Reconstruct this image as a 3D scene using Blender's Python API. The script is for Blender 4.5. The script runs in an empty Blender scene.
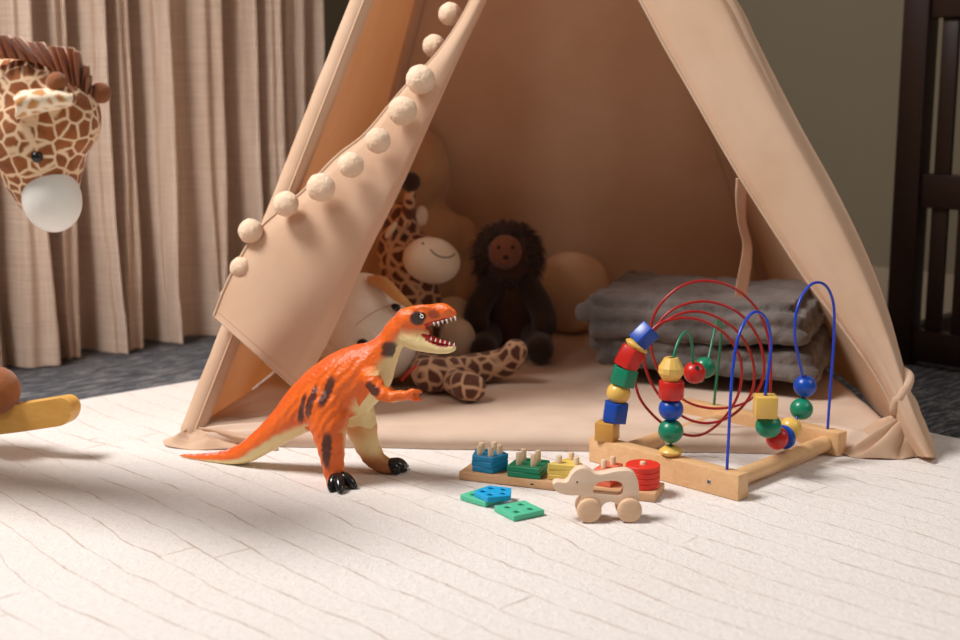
import bpy, bmesh, math, random
from mathutils import Vector, Matrix, noise as mnoise
V = Vector
rnd = random.Random(7)
scn = bpy.context.scene
COL = scn.collection
PI = math.pi

# ------------------------------------------------------------------ camera
H = 0.55
PITCH = math.atan(245.0/1333.33)
F = 1333.33
CAM = V((0, 0, H))
FWD = V((0, math.cos(PITCH), -math.sin(PITCH)))
UPV = V((0, math.sin(PITCH), math.cos(PITCH)))
cd = bpy.data.cameras.new('camera')
cd.lens = 50; cd.sensor_width = 36
cd.dof.use_dof = True; cd.dof.focus_distance = 1.80; cd.dof.aperture_fstop = 3.5
cam = bpy.data.objects.new('camera', cd); COL.objects.link(cam)
cam.location = CAM; cam.rotation_euler = (PI/2-PITCH, 0, 0)
scn.camera = cam

def ray(px, py):
    return FWD + V((1, 0, 0))*((px-480)/F) + UPV*((320-py)/F)
def G(px, py, z=0.0):                 # point of the plane z
    d = ray(px, py); return CAM + d*((z-H)/d.z)
def YD(px, py, y):                    # point at distance y into the room
    d = ray(px, py); return CAM + d*(y/d.y)
def PLN(px, py, p0, n):               # point on a vertical / tilted plane
    d = ray(px, py); return CAM + d*((p0-CAM).dot(n)/d.dot(n))
def lerp(a, b, t): return a+(b-a)*t
def sstep(a, b, x):
    t = max(0.0, min(1.0, (x-a)/(b-a))); return t*t*(3-2*t)
def poly_at(pts, t):                  # point on a polyline by parameter 0..1 (catmull-rom)
    n = len(pts)-1; s = min(max(t, 0), 1)*n; i = min(int(s), n-1); f = s-i
    p0 = pts[max(i-1, 0)]; p1 = pts[i]; p2 = pts[i+1]; p3 = pts[min(i+2, n)]
    out = []
    for a, b, c, d in zip(p0, p1, p2, p3):
        out.append(0.5*((2*b)+(-a+c)*f+(2*a-5*b+4*c-d)*f*f+(-a+3*b-3*c+d)*f**3))
    return tuple(out)

# ------------------------------------------------------------------ materials
def sr(r, g, b):
    f = lambda c: (c/255/12.92) if c/255 <= 0.04045 else ((c/255+0.055)/1.055)**2.4
    return (f(r), f(g), f(b), 1)
class NT:
    def __init__(s, name):
        s.m = bpy.data.materials.new(name); s.m.use_nodes = True
        s.t = s.m.node_tree; s.n = s.t.nodes
        s.p = s.n['Principled BSDF']; s.out = s.n['Material Output']
    def add(s, typ, **kw):
        nd = s.n.new(typ)
        for k, v in kw.items():
            if hasattr(nd, k): setattr(nd, k, v)
        return nd
    def link(s, a, b): s.t.links.new(a, b)
    def coord(s, scale=(1, 1, 1), rot=(0, 0, 0), kind='Object'):
        tc = s.add('ShaderNodeTexCoord'); mp = s.add('ShaderNodeMapping')
        mp.inputs['Scale'].default_value = scale; mp.inputs['Rotation'].default_value = rot
        s.link(tc.outputs[kind], mp.inputs['Vector']); return mp.outputs['Vector']
    def coord2(s, scale, rot):
        v = s.coord((1, 1, 1), rot); mp = s.add('ShaderNodeMapping'); mp.inputs['Scale'].default_value = scale
        s.link(v, mp.inputs['Vector']); return mp.outputs['Vector']
    def noise(s, vec, scale, detail=4, rough=0.55, dist=0):
        nd = s.add('ShaderNodeTexNoise'); nd.inputs['Scale'].default_value = scale
        nd.inputs['Detail'].default_value = detail; nd.inputs['Roughness'].default_value = rough
        nd.inputs['Distortion'].default_value = dist
        s.link(vec, nd.inputs['Vector']); return nd.outputs['Fac']
    def ramp(s, fac, stops):
        nd = s.add('ShaderNodeValToRGB'); cr = nd.color_ramp
        while len(cr.elements) < len(stops): cr.elements.new(0.5)
        for e, (p, c) in zip(cr.elements, stops): e.position = p; e.color = c
        s.link(fac, nd.inputs['Fac']); return nd.outputs['Color']
    def bump(s, h, strength=0.3, dist=0.002, prev=None):
        nd = s.add('ShaderNodeBump'); nd.inputs['Strength'].default_value = strength
        nd.inputs['Distance'].default_value = dist
        s.link(h, nd.inputs['Height'])
        if prev is not None: s.link(prev, nd.inputs['Normal'])
        return nd.outputs['Normal']
    def mix(s, fac, a, b, typ='MIX'):
        nd = s.add('ShaderNodeMixRGB'); nd.blend_type = typ
        for v, i in ((fac, 0), (a, 1), (b, 2)):
            if isinstance(v, (int, float)): nd.inputs[i].default_value = v
            elif isinstance(v, tuple): nd.inputs[i].default_value = v
            else: s.link(v, nd.inputs[i])
        return nd.outputs[0]
    def set(s, col=None, rough=None, norm=None, **kw):
        if col is not None:
            if isinstance(col, tuple): s.p.inputs['Base Color'].default_value = col
            else: s.link(col, s.p.inputs['Base Color'])
        if rough is not None: s.p.inputs['Roughness'].default_value = rough
        if norm is not None: s.link(norm, s.p.inputs['Normal'])
        for k, v in kw.items(): s.p.inputs[k].default_value = v
        return s.m

def m_plain(name, col, rough=0.5, var=0.08, bs=0.1, nscale=60, **kw):
    t = NT(name); v = t.coord(); n = t.noise(v, nscale, 3)
    dark = tuple(c*(1-var) for c in col[:3])+(1,); lite = tuple(min(1, c*(1+var)) for c in col[:3])+(1,)
    return t.set(t.ramp(n, [(0.3, dark), (0.7, lite)]), rough, t.bump(n, bs, 0.001), **kw)
def m_paint(name, col):   # glossy toy lacquer over wood
    t = NT(name); v = t.coord(); n = t.noise(v, 35, 2)
    dark = tuple(c*0.88 for c in col[:3])+(1,)
    return t.set(t.ramp(n, [(0.3, dark), (0.7, col)]), 0.32, t.bump(t.noise(v, 220, 2), 0.04, 0.0005))
def m_wood(name, a, b, rot=(0, 0, 0), rough=0.45, sc=(3, 40, 40)):
    t = NT(name); v = t.coord(sc, rot)
    n = t.noise(v, 1.6, 6, 0.6, 0.6); n2 = t.noise(v, 7, 3)
    c = t.mix(0.35, t.ramp(n, [(0.3, a), (0.7, b)]), t.ramp(n2, [(0.35, a), (0.65, b)]))
    return t.set(c, rough, t.bump(n2, 0.08, 0.0006))
def m_cloth(name, a, b, trans=0.25, weave=900, tint=None):
    t = NT(name); v = t.coord(); n = t.noise(v, 9, 4)
    c = t.ramp(n, [(0.3, a), (0.7, b)])
    w1 = t.add('ShaderNodeTexWave'); w1.inputs['Scale'].default_value = weave/3; w1.bands_direction = 'X'
    w2 = t.add('ShaderNodeTexWave'); w2.inputs['Scale'].default_value = weave/3; w2.bands_direction = 'Z'
    t.link(v, w1.inputs['Vector']); t.link(v, w2.inputs['Vector'])
    wv = t.mix(0.5, w1.outputs['Color'], w2.outputs['Color'])
    nr = t.bump(t.noise(v, 26, 5), 0.25, 0.004, t.bump(wv, 0.12, 0.0005))
    df = t.add('ShaderNodeBsdfDiffuse'); tr = t.add('ShaderNodeBsdfTranslucent'); mx = t.add('ShaderNodeMixShader')
    t.link(c, df.inputs['Color']); t.link(nr, df.inputs['Normal'])
    if tint: tr.inputs['Color'].default_value = tint
    else: t.link(c, tr.inputs['Color'])
    mx.inputs[0].default_value = trans
    t.link(df.outputs[0], mx.inputs[1]); t.link(tr.outputs[0], mx.inputs[2]); t.link(mx.outputs[0], t.out.inputs['Surface'])
    return t.m
def m_fur(name, col, col2, bs=0.6, scale=260):
    t = NT(name); v = t.coord(); n = t.noise(v, 14, 4); h = t.noise(v, scale, 3, 0.7)
    return t.set(t.ramp(n, [(0.3, col), (0.7, col2)]), 0.95, t.bump(h, bs, 0.003), **{'Sheen Weight': 0.25})
def m_giraffe(name, brown, brown2, cream, scale, gap=0.07):
    t = NT(name); v = t.coord()
    vo = t.add('ShaderNodeTexVoronoi'); vo.feature = 'DISTANCE_TO_EDGE'; vo.inputs['Scale'].default_value = scale; vo.inputs['Randomness'].default_value = 0.82
    nd = t.add('ShaderNodeTexNoise'); nd.inputs['Scale'].default_value = scale*1.5; nd.inputs['Detail'].default_value = 3
    t.link(v, nd.inputs['Vector'])
    ad = t.add('ShaderNodeVectorMath'); ad.operation = 'MULTIPLY_ADD'
    t.link(nd.outputs['Color'], ad.inputs[0]); ad.inputs[1].default_value = (0.22/scale,)*3; t.link(v, ad.inputs[2])
    t.link(ad.outputs[0], vo.inputs['Vector'])
    n = t.noise(v, 60, 4)
    br = t.ramp(n, [(0.3, brown), (0.7, brown2)])
    e = t.ramp(vo.outputs['Distance'], [(gap*0.6, (0, 0, 0, 1)), (gap*1.5, (1, 1, 1, 1))])
    h = t.noise(v, 330, 3, 0.7)
    return t.set(t.mix(e, cream, br), 0.95, t.bump(h, 0.5, 0.002), **{'Sheen Weight': 0.2})

M = {}
M['cream_fur'] = m_fur('cream_fur', sr(226, 208, 180), sr(240, 226, 204))
M['white_fur'] = m_fur('white_fur', sr(228, 216, 196), sr(244, 234, 218))
M['tan_fur'] = m_fur('tan_fur', sr(190, 152, 114), sr(208, 172, 134))
M['tan_ear'] = m_fur('tan_ear', sr(196, 138, 76), sr(214, 160, 98))
M['dark_fur'] = m_fur('dark_fur', sr(40, 24, 16), sr(58, 36, 24))
M['brown_fur'] = m_fur('brown_fur', sr(62, 36, 24), sr(84, 50, 34))
M['face_fur'] = m_fur('face_fur', sr(128, 78, 54), sr(146, 92, 64))
M['giraffe_plush'] = m_giraffe('giraffe_plush', sr(84, 46, 32), sr(104, 58, 40), sr(204, 164, 128), 38, 0.10)
M['giraffe_rider'] = m_giraffe('giraffe_rider', sr(132, 70, 30), sr(170, 98, 46), sr(244, 208, 168), 56, 0.075)
M['giraffe_ear'] = m_giraffe('giraffe_ear', sr(196, 132, 72), sr(214, 156, 96), sr(252, 232, 202), 60, 0.17)
M['mane'] = m_fur('mane_cloth', sr(142, 76, 40), sr(164, 94, 52))
M['mane_edge'] = m_fur('mane_edge', sr(232, 196, 160), sr(244, 214, 180))
M['horn_brown'] = m_fur('horn_brown', sr(138, 78, 40), sr(160, 96, 50))
M['muzzle_white'] = m_fur('muzzle_white', sr(246, 240, 230), sr(252, 248, 240), 0.3, 500)
M['black'] = m_plain('black_plastic', (0.012, 0.011, 0.011, 1), 0.18)
M['black_matte'] = m_plain('black_felt', (0.012, 0.011, 0.011, 1), 0.8)
M['white_gloss'] = m_plain('white_gloss', sr(240, 236, 226), 0.3, 0.04)
M['rocker_wood'] = m_wood('rocker_wood', sr(214, 158, 72), sr(232, 182, 98))
M['beech'] = m_wood('beech', sr(216, 168, 116), sr(232, 190, 142), (0, 0, PI/4))
M['maple'] = m_wood('maple', sr(232, 202, 174), sr(242, 216, 192), (0, 0, 0.2), 0.55)
M['maple_dark'] = m_wood('maple_wheel', sr(214, 174, 138), sr(228, 192, 158), (0, 0, 0.4), 0.5)
M['peg'] = m_wood('peg_wood', sr(222, 190, 152), sr(234, 206, 172), (0, PI/2, 0), 0.6)
M['sorter'] = m_wood('sorter_wood', sr(204, 156, 112), sr(222, 178, 136), (0, 0, 0.36), 0.5)
M['crib'] = m_wood('crib_wood', sr(30, 16, 12), sr(44, 24, 18), (0, PI/2, 0), 0.4)
M['pole'] = m_wood('pole_wood', sr(196, 150, 104), sr(214, 170, 124), (0, PI/2, 0), 0.5)
for k, c in dict(red=sr(206, 36, 28), blue=sr(18, 74, 176), green=sr(18, 132, 98), yellow=sr(236, 192, 96), tan=sr(214, 160, 78)).items():
    M['b_'+k] = m_paint('bead_'+k, c)
M['w_red'] = m_plain('wire_red', sr(168, 24, 24), 0.3, 0.03)
M['w_blue'] = m_plain('wire_blue', sr(24, 64, 190), 0.3, 0.03)
M['w_green'] = m_plain('wire_green', sr(18, 120, 86), 0.3, 0.03)
for k, c in dict(blue=sr(0, 132, 182), green=sr(8, 132, 92), yellow=sr(232, 202, 100), orange=sr(224, 112, 78), red=sr(226, 50, 32), mint=sr(84, 196, 156), sky=sr(4, 164, 222)).items():
    M['p_'+k] = m_plain('plate_'+k, c, 0.5, 0.05, 0.06, 90)
M['screw'] = m_plain('screw_steel', (0.35, 0.36, 0.38, 1), 0.35, 0.05, Metallic=0.9)
M['tent'] = m_cloth('tent_canvas', sr(216, 183, 153), sr(226, 195, 168), 0.18, tint=sr(238, 150, 82))
M['tent_seam'] = m_cloth('tent_seam', sr(210, 180, 154), sr(220, 192, 166), 0.15)
M['mat'] = m_cloth('mat_cotton', sr(212, 187, 166), sr(222, 198, 178), 0.05)
M['pompom'] = m_fur('pompom_yarn', sr(236, 204, 174), sr(246, 218, 190), 0.5, 420)
M['bear_fur'] = m_fur('bear_fur', sr(182, 144, 106), sr(198, 162, 124))
M['blanket'] = m_fur('blanket_plush', sr(80, 73, 70), sr(116, 108, 103), 0.9, 120)
M['orange_strip'] = m_plain('red_ribbon', sr(190, 40, 30), 0.6)

# curtain linen
t = NT('curtain_linen'); v = t.coord()
nv = t.noise(t.coord((1, 1, 0.02)), 300, 3); nh = t.noise(t.coord((0.02, 0.02, 1)), 380, 3)
c = t.ramp(t.mix(0.5, nv, nh), [(0.35, sr(188, 165, 147)), (0.65, sr(215, 194, 178))])
nr = t.bump(t.mix(0.5, nv, nh), 0.2, 0.001)
df = t.add('ShaderNodeBsdfDiffuse'); tr = t.add('ShaderNodeBsdfTranslucent'); mx = t.add('ShaderNodeMixShader')
t.link(c, df.inputs['Color']); t.link(nr, df.inputs['Normal']); t.link(c, tr.inputs['Color'])
mx.inputs[0].default_value = 0.08
t.link(df.outputs[0], mx.inputs[1]); t.link(tr.outputs[0], mx.inputs[2]); t.link(mx.outputs[0], t.out.inputs['Surface'])
M['curtain'] = t.m
# wall paint
M['wall'] = m_plain('wall_paint', sr(98, 86, 66), 0.8, 0.05, 0.08, 200)
M['base'] = m_plain('baseboard_paint', sr(132, 115, 95), 0.5, 0.03)
M['jamb'] = m_plain('window_jamb', sr(190, 184, 172), 0.5, 0.03)
# carpet
t = NT('carpet'); v = t.coord2((1.0, 6, 1), (0, 0, -PI/4+0.06)); n = t.noise(v, 17, 6, 0.75); n2 = t.noise(t.coord(), 170, 3, 0.7)
c = t.mix(0.35, t.ramp(n, [(0.40, sr(22, 26, 34)), (0.5, sr(74, 78, 88)), (0.61, sr(170, 166, 162))]), t.ramp(n2, [(0.35, sr(24, 28, 36)), (0.7, sr(110, 110, 114))]))
M['carpet'] = t.set(c, 0.95, t.bump(n2, 0.6, 0.004))
# rug
t = NT('rug_wool'); v = t.coord((1, 1, 1), (0, 0, PI/4+0.03))
nd = t.add('ShaderNodeTexNoise'); nd.inputs['Scale'].default_value = 14; nd.inputs['Detail'].default_value = 5
t.link(v, nd.inputs['Vector'])
ad = t.add('ShaderNodeVectorMath'); ad.operation = 'MULTIPLY_ADD'; t.link(nd.outputs['Color'], ad.inputs[0])
ad.inputs[1].default_value = (0.016, 0.016, 0); t.link(v, ad.inputs[2])
bk = t.add('ShaderNodeTexBrick'); bk.inputs['Scale'].default_value = 1.0
for k, vv in (('Mortar Size', 0.0020), ('Mortar Smooth', 0.8), ('Brick Width', 1.3), ('Row Height', 0.047), ('Bias', 0.0)): bk.inputs[k].default_value = vv
bk.offset = 0.37; bk.squash = 0.7; bk.squash_frequency = 3
lw = t.add('ShaderNodeTexNoise'); lw.inputs['Scale'].default_value = 2.6; lw.inputs['Detail'].default_value = 2; t.link(v, lw.inputs['Vector'])
ad2 = t.add('ShaderNodeVectorMath'); ad2.operation = 'MULTIPLY_ADD'; t.link(lw.outputs['Color'], ad2.inputs[0])
ad2.inputs[1].default_value = (0.05, 0.09, 0); t.link(ad.outputs[0], ad2.inputs[2])
t.link(ad2.outputs[0], bk.inputs['Vector'])
n1 = t.noise(t.coord(), 320, 4, 0.75); n2 = t.noise(t.coord(), 4, 4)
n3 = t.noise(t.coord(), 90, 4, 0.7)
base = t.mix(0.5, t.ramp(n1, [(0.3, sr(222, 214, 208)), (0.7, sr(246, 241, 237))]), t.ramp(n3, [(0.3, sr(226, 217, 210)), (0.7, sr(244, 238, 233))]))
base = t.mix(t.ramp(n2, [(0.4, (0, 0, 0, 1)), (0.75, (0.35, 0.35, 0.35, 1))]), base, sr(226, 213, 203))
brk = t.noise(t.coord(), 15, 4)
mf = t.mix(1.0, bk.outputs['Fac'], t.ramp(brk, [(0.42, (0.03, 0.03, 0.03, 1)), (0.62, (0.75, 0.75, 0.75, 1))]), 'MULTIPLY')
c = t.mix(mf, base, sr(186, 160, 138))
inv = t.add('ShaderNodeInvert'); t.link(bk.outputs['Fac'], inv.inputs['Color'])
hh = t.mix(0.6, inv.outputs[0], n1)
M['rug'] = t.set(c, 0.97, t.bump(n3, 0.5, 0.006, t.bump(hh, 0.6, 0.004)))
# dinosaur skin (painted pattern stored per vertex)
t = NT('dinosaur_vinyl'); at = t.add('ShaderNodeVertexColor'); at.layer_name = 'Paint'
v = t.coord(); vo = t.add('ShaderNodeTexVoronoi'); vo.inputs['Scale'].default_value = 190; t.link(v, vo.inputs['Vector'])
wr = t.noise(t.coord((1, 1, 1)), 90, 5, 0.7, 1.5)
nr = t.bump(wr, 0.35, 0.003, t.bump(vo.outputs['Distance'], 0.3, 0.002))
M['dino'] = t.set(at.outputs['Color'], 0.36, nr)

# ------------------------------------------------------------------ mesh helpers
def link_mesh(name, me, mat, parent=None, smooth=True):
    me.materials.clear(); me.materials.append(mat)
    if smooth:
        for p in me.polygons: p.use_smooth = True
    o = bpy.data.objects.new(name, me); COL.objects.link(o)
    if parent is not None:
        o.parent = parent
        off = world_loc(parent)
        me.transform(Matrix.Translation(-off))
    return o
def world_loc(o):
    l = V(o.location)
    while o.parent is not None: o = o.parent; l = l+V(o.location)
    return l
def obj(name, bm, mat, parent=None, smooth=True, sharp=None):
    bmesh.ops.recalc_face_normals(bm, faces=bm.faces[:])
    if sharp is not None:
        for e in bm.edges:
            if len(e.link_faces) == 2 and e.calc_face_angle(0) > sharp: e.smooth = False
    me = bpy.data.meshes.new(name); bm.to_mesh(me); bm.free()
    return link_mesh(name, me, mat, parent, smooth)
def tag(o, label=None, cat=None, group=None, kind=None):
    if label: o['label'] = label
    if cat: o['category'] = cat
    if group: o['group'] = group
    if kind: o['kind'] = kind
    return o
def thing(name, loc, label, cat, group=None):
    o = bpy.data.objects.new(name, None); COL.objects.link(o); o.location = loc; o.empty_display_size = 0.05
    return tag(o, label, cat, group)
def centre(o):                        # move a top-level mesh's origin to its base
    me = o.data; xs = [v.co for v in me.vertices]
    c = V(((min(v.x for v in xs)+max(v.x for v in xs))/2, (min(v.y for v in xs)+max(v.y for v in xs))/2, min(v.z for v in xs)))
    me.transform(Matrix.Translation(-c)); o.location = o.location+c
    return o
def BM(): return bmesh.new()
def add_box(bm, c, ax, half, bev=0.0, seg=2):
    ex, ey, ez = ax
    b = BM(); bmesh.ops.create_cube(b, size=2)
    for v in b.verts: v.co = V((v.co.x*half[0], v.co.y*half[1], v.co.z*half[2]))
    if bev: bmesh.ops.bevel(b, geom=b.edges[:], offset=bev, segments=seg, profile=0.5, affect='EDGES')
    for v in b.verts: v.co = c+ex*v.co.x+ey*v.co.y+ez*v.co.z
    return merge(bm, b)
def merge(bm, b):
    me = bpy.data.meshes.new('t'); b.to_mesh(me); b.free(); bm.from_mesh(me); bpy.data.meshes.remove(me); return bm
AX = (V((1, 0, 0)), V((0, 1, 0)), V((0, 0, 1)))
def rotz(a): return (V((math.cos(a), math.sin(a), 0)), V((-math.sin(a), math.cos(a), 0)), V((0, 0, 1)))
def add_ball(bm, c, r, ax=AX, sub=3):
    b = BM(); bmesh.ops.create_icosphere(b, subdivisions=sub, radius=1)
    r = (r, r, r) if isinstance(r, (int, float)) else r
    for v in b.verts: v.co = c+ax[0]*(v.co.x*r[0])+ax[1]*(v.co.y*r[1])+ax[2]*(v.co.z*r[2])
    return merge(bm, b)
def add_sweep(bm, pts, rads, seg=14, side=None, flat=1.0, caps=True, closed=False):
    """tube through pts; rads one radius per point (along 'up'), side = fixed lateral axis with width rads*flat"""
    n = len(pts); rings = []; prev = None
    def ring(c, a, b, ra, rb):
        return [bm.verts.new(c+a*(math.cos(2*PI*k/seg)*ra)+b*(math.sin(2*PI*k/seg)*rb)) for k in range(seg)]
    for i, p in enumerate(pts):
        if closed: tg = (pts[(i+1) % n]-pts[(i-1) % n])
        else: tg = pts[min(i+1, n-1)]-pts[max(i-1, 0)]
        tg = tg.normalized() if tg.length > 1e-9 else V((0, 0, 1))
        if side is not None: a = (side-tg*side.dot(tg)).normalized()
        else:
            if prev is None: prev = tg.orthogonal()
            a = (prev-tg*prev.dot(tg)).normalized(); prev = a
        b = tg.cross(a); r = rads[i] if hasattr(rads, '__len__') else rads
        f = flat[i] if hasattr(flat, '__len__') else flat
        rings.append((p, a, b, r*f, r, tg))
    vr = []
    if caps and not closed:
        p, a, b, ra, rb, tg = rings[0]
        for q in (0.25, 0.65): vr.append(ring(p-tg*(rb*0.9*math.cos(q*PI/2)), a, b, ra*math.sin(q*PI/2), rb*math.sin(q*PI/2)))
    for (p, a, b, ra, rb, tg) in rings: vr.append(ring(p, a, b, ra, rb))
    if caps and not closed:
        p, a, b, ra, rb, tg = rings[-1]
        for q in (0.65, 0.25): vr.append(ring(p+tg*(rb*0.9*math.cos(q*PI/2)), a, b, ra*math.sin(q*PI/2), rb*math.sin(q*PI/2)))
    m = len(vr)
    for i in range(m if closed else m-1):
        A, B = vr[i], vr[(i+1) % m]
        for k in range(seg): bm.faces.new((A[k], A[(k+1) % seg], B[(k+1) % seg], B[k]))
    if not closed: bm.faces.new(vr[0][::-1]); bm.faces.new(vr[-1])
    return bm
def smooth_path(pts, n):
    pts = [tuple(p) for p in pts]
    return [V(poly_at(pts, i/(n-1))) for i in range(n)]
def smooth_rad(r, n):
    rr = [(x,) for x in r]
    return [max(1e-4, poly_at(rr, i/(n-1))[0]) for i in range(n)]
def add_cyl(bm, p0, p1, r, seg=24, bev=0.0, r2=None):
    ax = (p1-p0); L = ax.length; z = ax.normalized(); x = z.orthogonal().normalized(); y = z.cross(x)
    r2 = r if r2 is None else r2
    prof = [(r-bev, 0), (r, bev), (r2, L-bev), (r2-bev, L)] if bev else [(r, 0), (r2, L)]
    return add_lathe(bm, p0, (x, y, z), prof, seg)
def add_lathe(bm, c, ax, prof, seg=24):
    rings = []
    for r, h in prof:
        rings.append([bm.verts.new(c+ax[0]*(r*math.cos(2*PI*k/seg))+ax[1]*(r*math.sin(2*PI*k/seg))+ax[2]*h) for k in range(seg)])
    for A, B in zip(rings, rings[1:]):
        for k in range(seg): bm.faces.new((A[k], A[(k+1) % seg], B[(k+1) % seg], B[k]))
    bm.faces.new(rings[0][::-1]); bm.faces.new(rings[-1])
    return bm
def add_prism(bm, poly, ax, c, h, bev=0.0, seg=2, holes=()):
    """extrude a 2-D polygon (ax[0], ax[1]) along ax[2]"""
    b = BM()
    edges = []
    for loop in [poly]+list(holes):
        vs = [b.verts.new((x, y, 0)) for x, y in loop]
        edges += [b.edges.new((vs[i], vs[(i+1) % len(vs)])) for i in range(len(vs))]
    bmesh.ops.triangle_fill(b, use_beauty=True, use_dissolve=False, edges=edges)
    if holes:
        bad = []
        for f in b.faces:
            m = f.calc_center_median()
            for hl in holes:
                if inside((m.x, m.y), hl): bad.append(f); break
        if bad: bmesh.ops.delete(b, geom=bad, context='FACES_ONLY')
    bmesh.ops.dissolve_limit(b, angle_limit=0.02, verts=[], edges=[]) if False else None
    fs = b.faces[:]
    ret = bmesh.ops.extrude_face_region(b, geom=fs)
    for v in [g for g in ret['geom'] if isinstance(g, bmesh.types.BMVert)]: v.co.z += h
    bmesh.ops.recalc_face_normals(b, faces=b.faces[:])
    if bev:
        ed = [e for e in b.edges if len(e.link_faces) == 2 and e.calc_face_angle(0) > 0.9]
        bmesh.ops.bevel(b, geom=ed, offset=bev, segments=seg, profile=0.5, affect='EDGES', clamp_overlap=True)
    for v in b.verts: v.co = c+ax[0]*v.co.x+ax[1]*v.co.y+ax[2]*v.co.z
    return merge(bm, b)
def inside(p, poly):
    x, y = p; r = False; j = len(poly)-1
    for i in range(len(poly)):
        xi, yi = poly[i]; xj, yj = poly[j]
        if (yi > y) != (yj > y) and x < (xj-xi)*(y-yi)/(yj-yi)+xi: r = not r
        j = i
    return r
def fuse(bm, voxel, it=6, fac=0.5):
    """one continuous surface from overlapping closed shapes"""
    bmesh.ops.recalc_face_normals(bm, faces=bm.faces[:])
    me = bpy.data.meshes.new('f'); bm.to_mesh(me); bm.free()
    o = bpy.data.objects.new('f', me); COL.objects.link(o)
    m = o.modifiers.new('r', 'REMESH'); m.mode = 'VOXEL'; m.voxel_size = voxel
    if it: s = o.modifiers.new('s', 'SMOOTH'); s.iterations = it; s.factor = fac
    dg = bpy.context.evaluated_depsgraph_get(); dg.update()
    out = bpy.data.meshes.new_from_object(o.evaluated_get(dg))
    bpy.data.objects.remove(o); bpy.data.meshes.remove(me)
    return out
def jitter(me, amp, scale, seed=0.0):
    me.calc_loop_triangles()
    nrm = [v.normal.copy() for v in me.vertices]
    for v, n in zip(me.vertices, nrm):
        v.co += n*(amp*mnoise.noise(v.co*scale+V((seed, seed*2, 0))))
def grid(fn, nu, nv, bm=None):
    bm = bm or BM()
    vs = [[bm.verts.new(fn(i/(nu-1), j/(nv-1))) for j in range(nv)] for i in range(nu)]
    for i in range(nu-1):
        for j in range(nv-1): bm.faces.new((vs[i][j], vs[i+1][j], vs[i+1][j+1], vs[i][j+1]))
    return bm
def from_me(me):
    b = BM(); b.from_mesh(me); return b

# ------------------------------------------------------------------ the room
D1 = V((1, 1, 0)).normalized()        # along the curtain wall, away from the window
D2 = V((1, -1, 0)).normalized()       # along the right wall, towards the viewer
def struct(name, bm, mat, smooth=False): return tag(obj(name, bm, mat, None, smooth), kind='structure')
b = BM(); add_box(b, V((0.1, 1.4, -0.05)), AX, (3.2, 3.2, 0.05)); struct('floor', b, M['carpet'])
CW, RW = 3.60, 4.04                   # y - x of the curtain wall, y + x of the right wall
corner = V(((RW-CW)/2, (RW+CW)/2, 0))
WH = 2.7
def wall(name, p0, p1, n, mat, z0=0, z1=WH, th=0.1):
    d = (p1-p0).normalized(); L = (p1-p0).length
    b = BM(); add_box(b, (p0+p1)/2+n*(th/2)+V((0, 0, (z0+z1)/2)), (d, n, V((0, 0, 1))), (L/2, th/2, (z1-z0)/2)); return struct(name, b, mat)
wl0 = corner-D1*2.12
NL = V((-1, 1, 0)).normalized()
wall('wall_left', corner-D1*0.90, corner+D1*0.1, NL, M['wall'])
wall('wall_left', wl0, corner-D1*0.90, NL, M['wall'], 0, 0.14)
wall('wall_left', corner-D1*1.42, corner-D1*0.90, NL, M['wall'], 2.3, WH)
wall('wall_right', corner-D2*0.0, corner+D2*2.6, V((1, 1, 0)).normalized(), M['wall'])
wall('baseboard_right', corner, corner+D2*2.6, V((-1, -1, 0)).normalized(), M['base'], 0, 0.115, 0.012)
wall('baseboard_left', wl0, corner, V((1, -1, 0)).normalized(), M['base'], 0, 0.115, 0.012)
b = BM(); wm = (wl0+corner-D1*0.90)/2; wl_ = (corner-D1*0.90-wl0).length
for q in (-wl_/2+0.02, 0.0, wl_/2-0.02): add_box(b, wm+D1*q+NL*0.05+V((0, 0, 1.22)), (D1, NL, V((0, 0, 1))), (0.02, 0.03, 1.07))
for z_ in (0.16, 2.28): add_box(b, wm+NL*0.05+V((0, 0, z_)), (D1, NL, V((0, 0, 1))), (wl_/2, 0.03, 0.02))
struct('window_1', b, M['jamb'])

b = BM(); cpoly = [(-0.75, 0.55), (2.1, 0.55), (2.1, 2.1), (corner.x+0.04, corner.y+0.02), (-0.75, CW-0.75+0.02)]
add_prism(b, cpoly, AX, V((0, 0, WH)), 0.06); struct('ceiling', b, m_plain('ceiling_paint', sr(200, 196, 188), 0.9))
# rug: slab with its corner behind the tent
RE0 = G(75, 400.5); RE1 = G(212, 377.5); ru = (RE1-RE0); ru.z = 0; ru.normalize()
rv = V((ru.y, -ru.x, 0)); RR = G(947, 436)
t0 = (RR-RE0).dot(ru)
c0 = RE0+ru*t0                        # far corner
L1, L2 = 2.4, 2.9
def rug_fn(i, j):
    p = c0-ru*(L1*i)+rv*(L2*j)
    wob = 0.004*mnoise.noise(V((p.x*9, p.y*9, 0)))
    return V((p.x+wob, p.y+wob, 0.0))
b = BM()
g = 60
vs = [[b.verts.new(rug_fn(i/g, j/g)) for j in range(g+1)] for i in range(g+1)]
for i in range(g):
    for j in range(g): b.faces.new((vs[i][j], vs[i+1][j], vs[i+1][j+1], vs[i][j+1]))
ret = bmesh.ops.extrude_face_region(b, geom=b.faces[:])
for q in ret['geom']:
    if isinstance(q, bmesh.types.BMVert): q.co.z -= 0.009
for q in b.verts: q.co.z += 0.0
RUGZ = 0.0
rug = obj('area_rug', b, M['rug'], None, True, 0.8)
tag(rug, 'large cream wool rug with carved broken lines under the toys', 'rug')
# the carpet lies a pile's height lower than the rug's top
for o in bpy.data.objects:
    if o.name.split('.')[0] in ('floor', 'wall_left', 'wall_left', 'wall_left', 'wall_right', 'baseboard_left', 'baseboard_right', 'window_1'): o.location.z -= 0.0092
FZ = -0.0092

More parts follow.
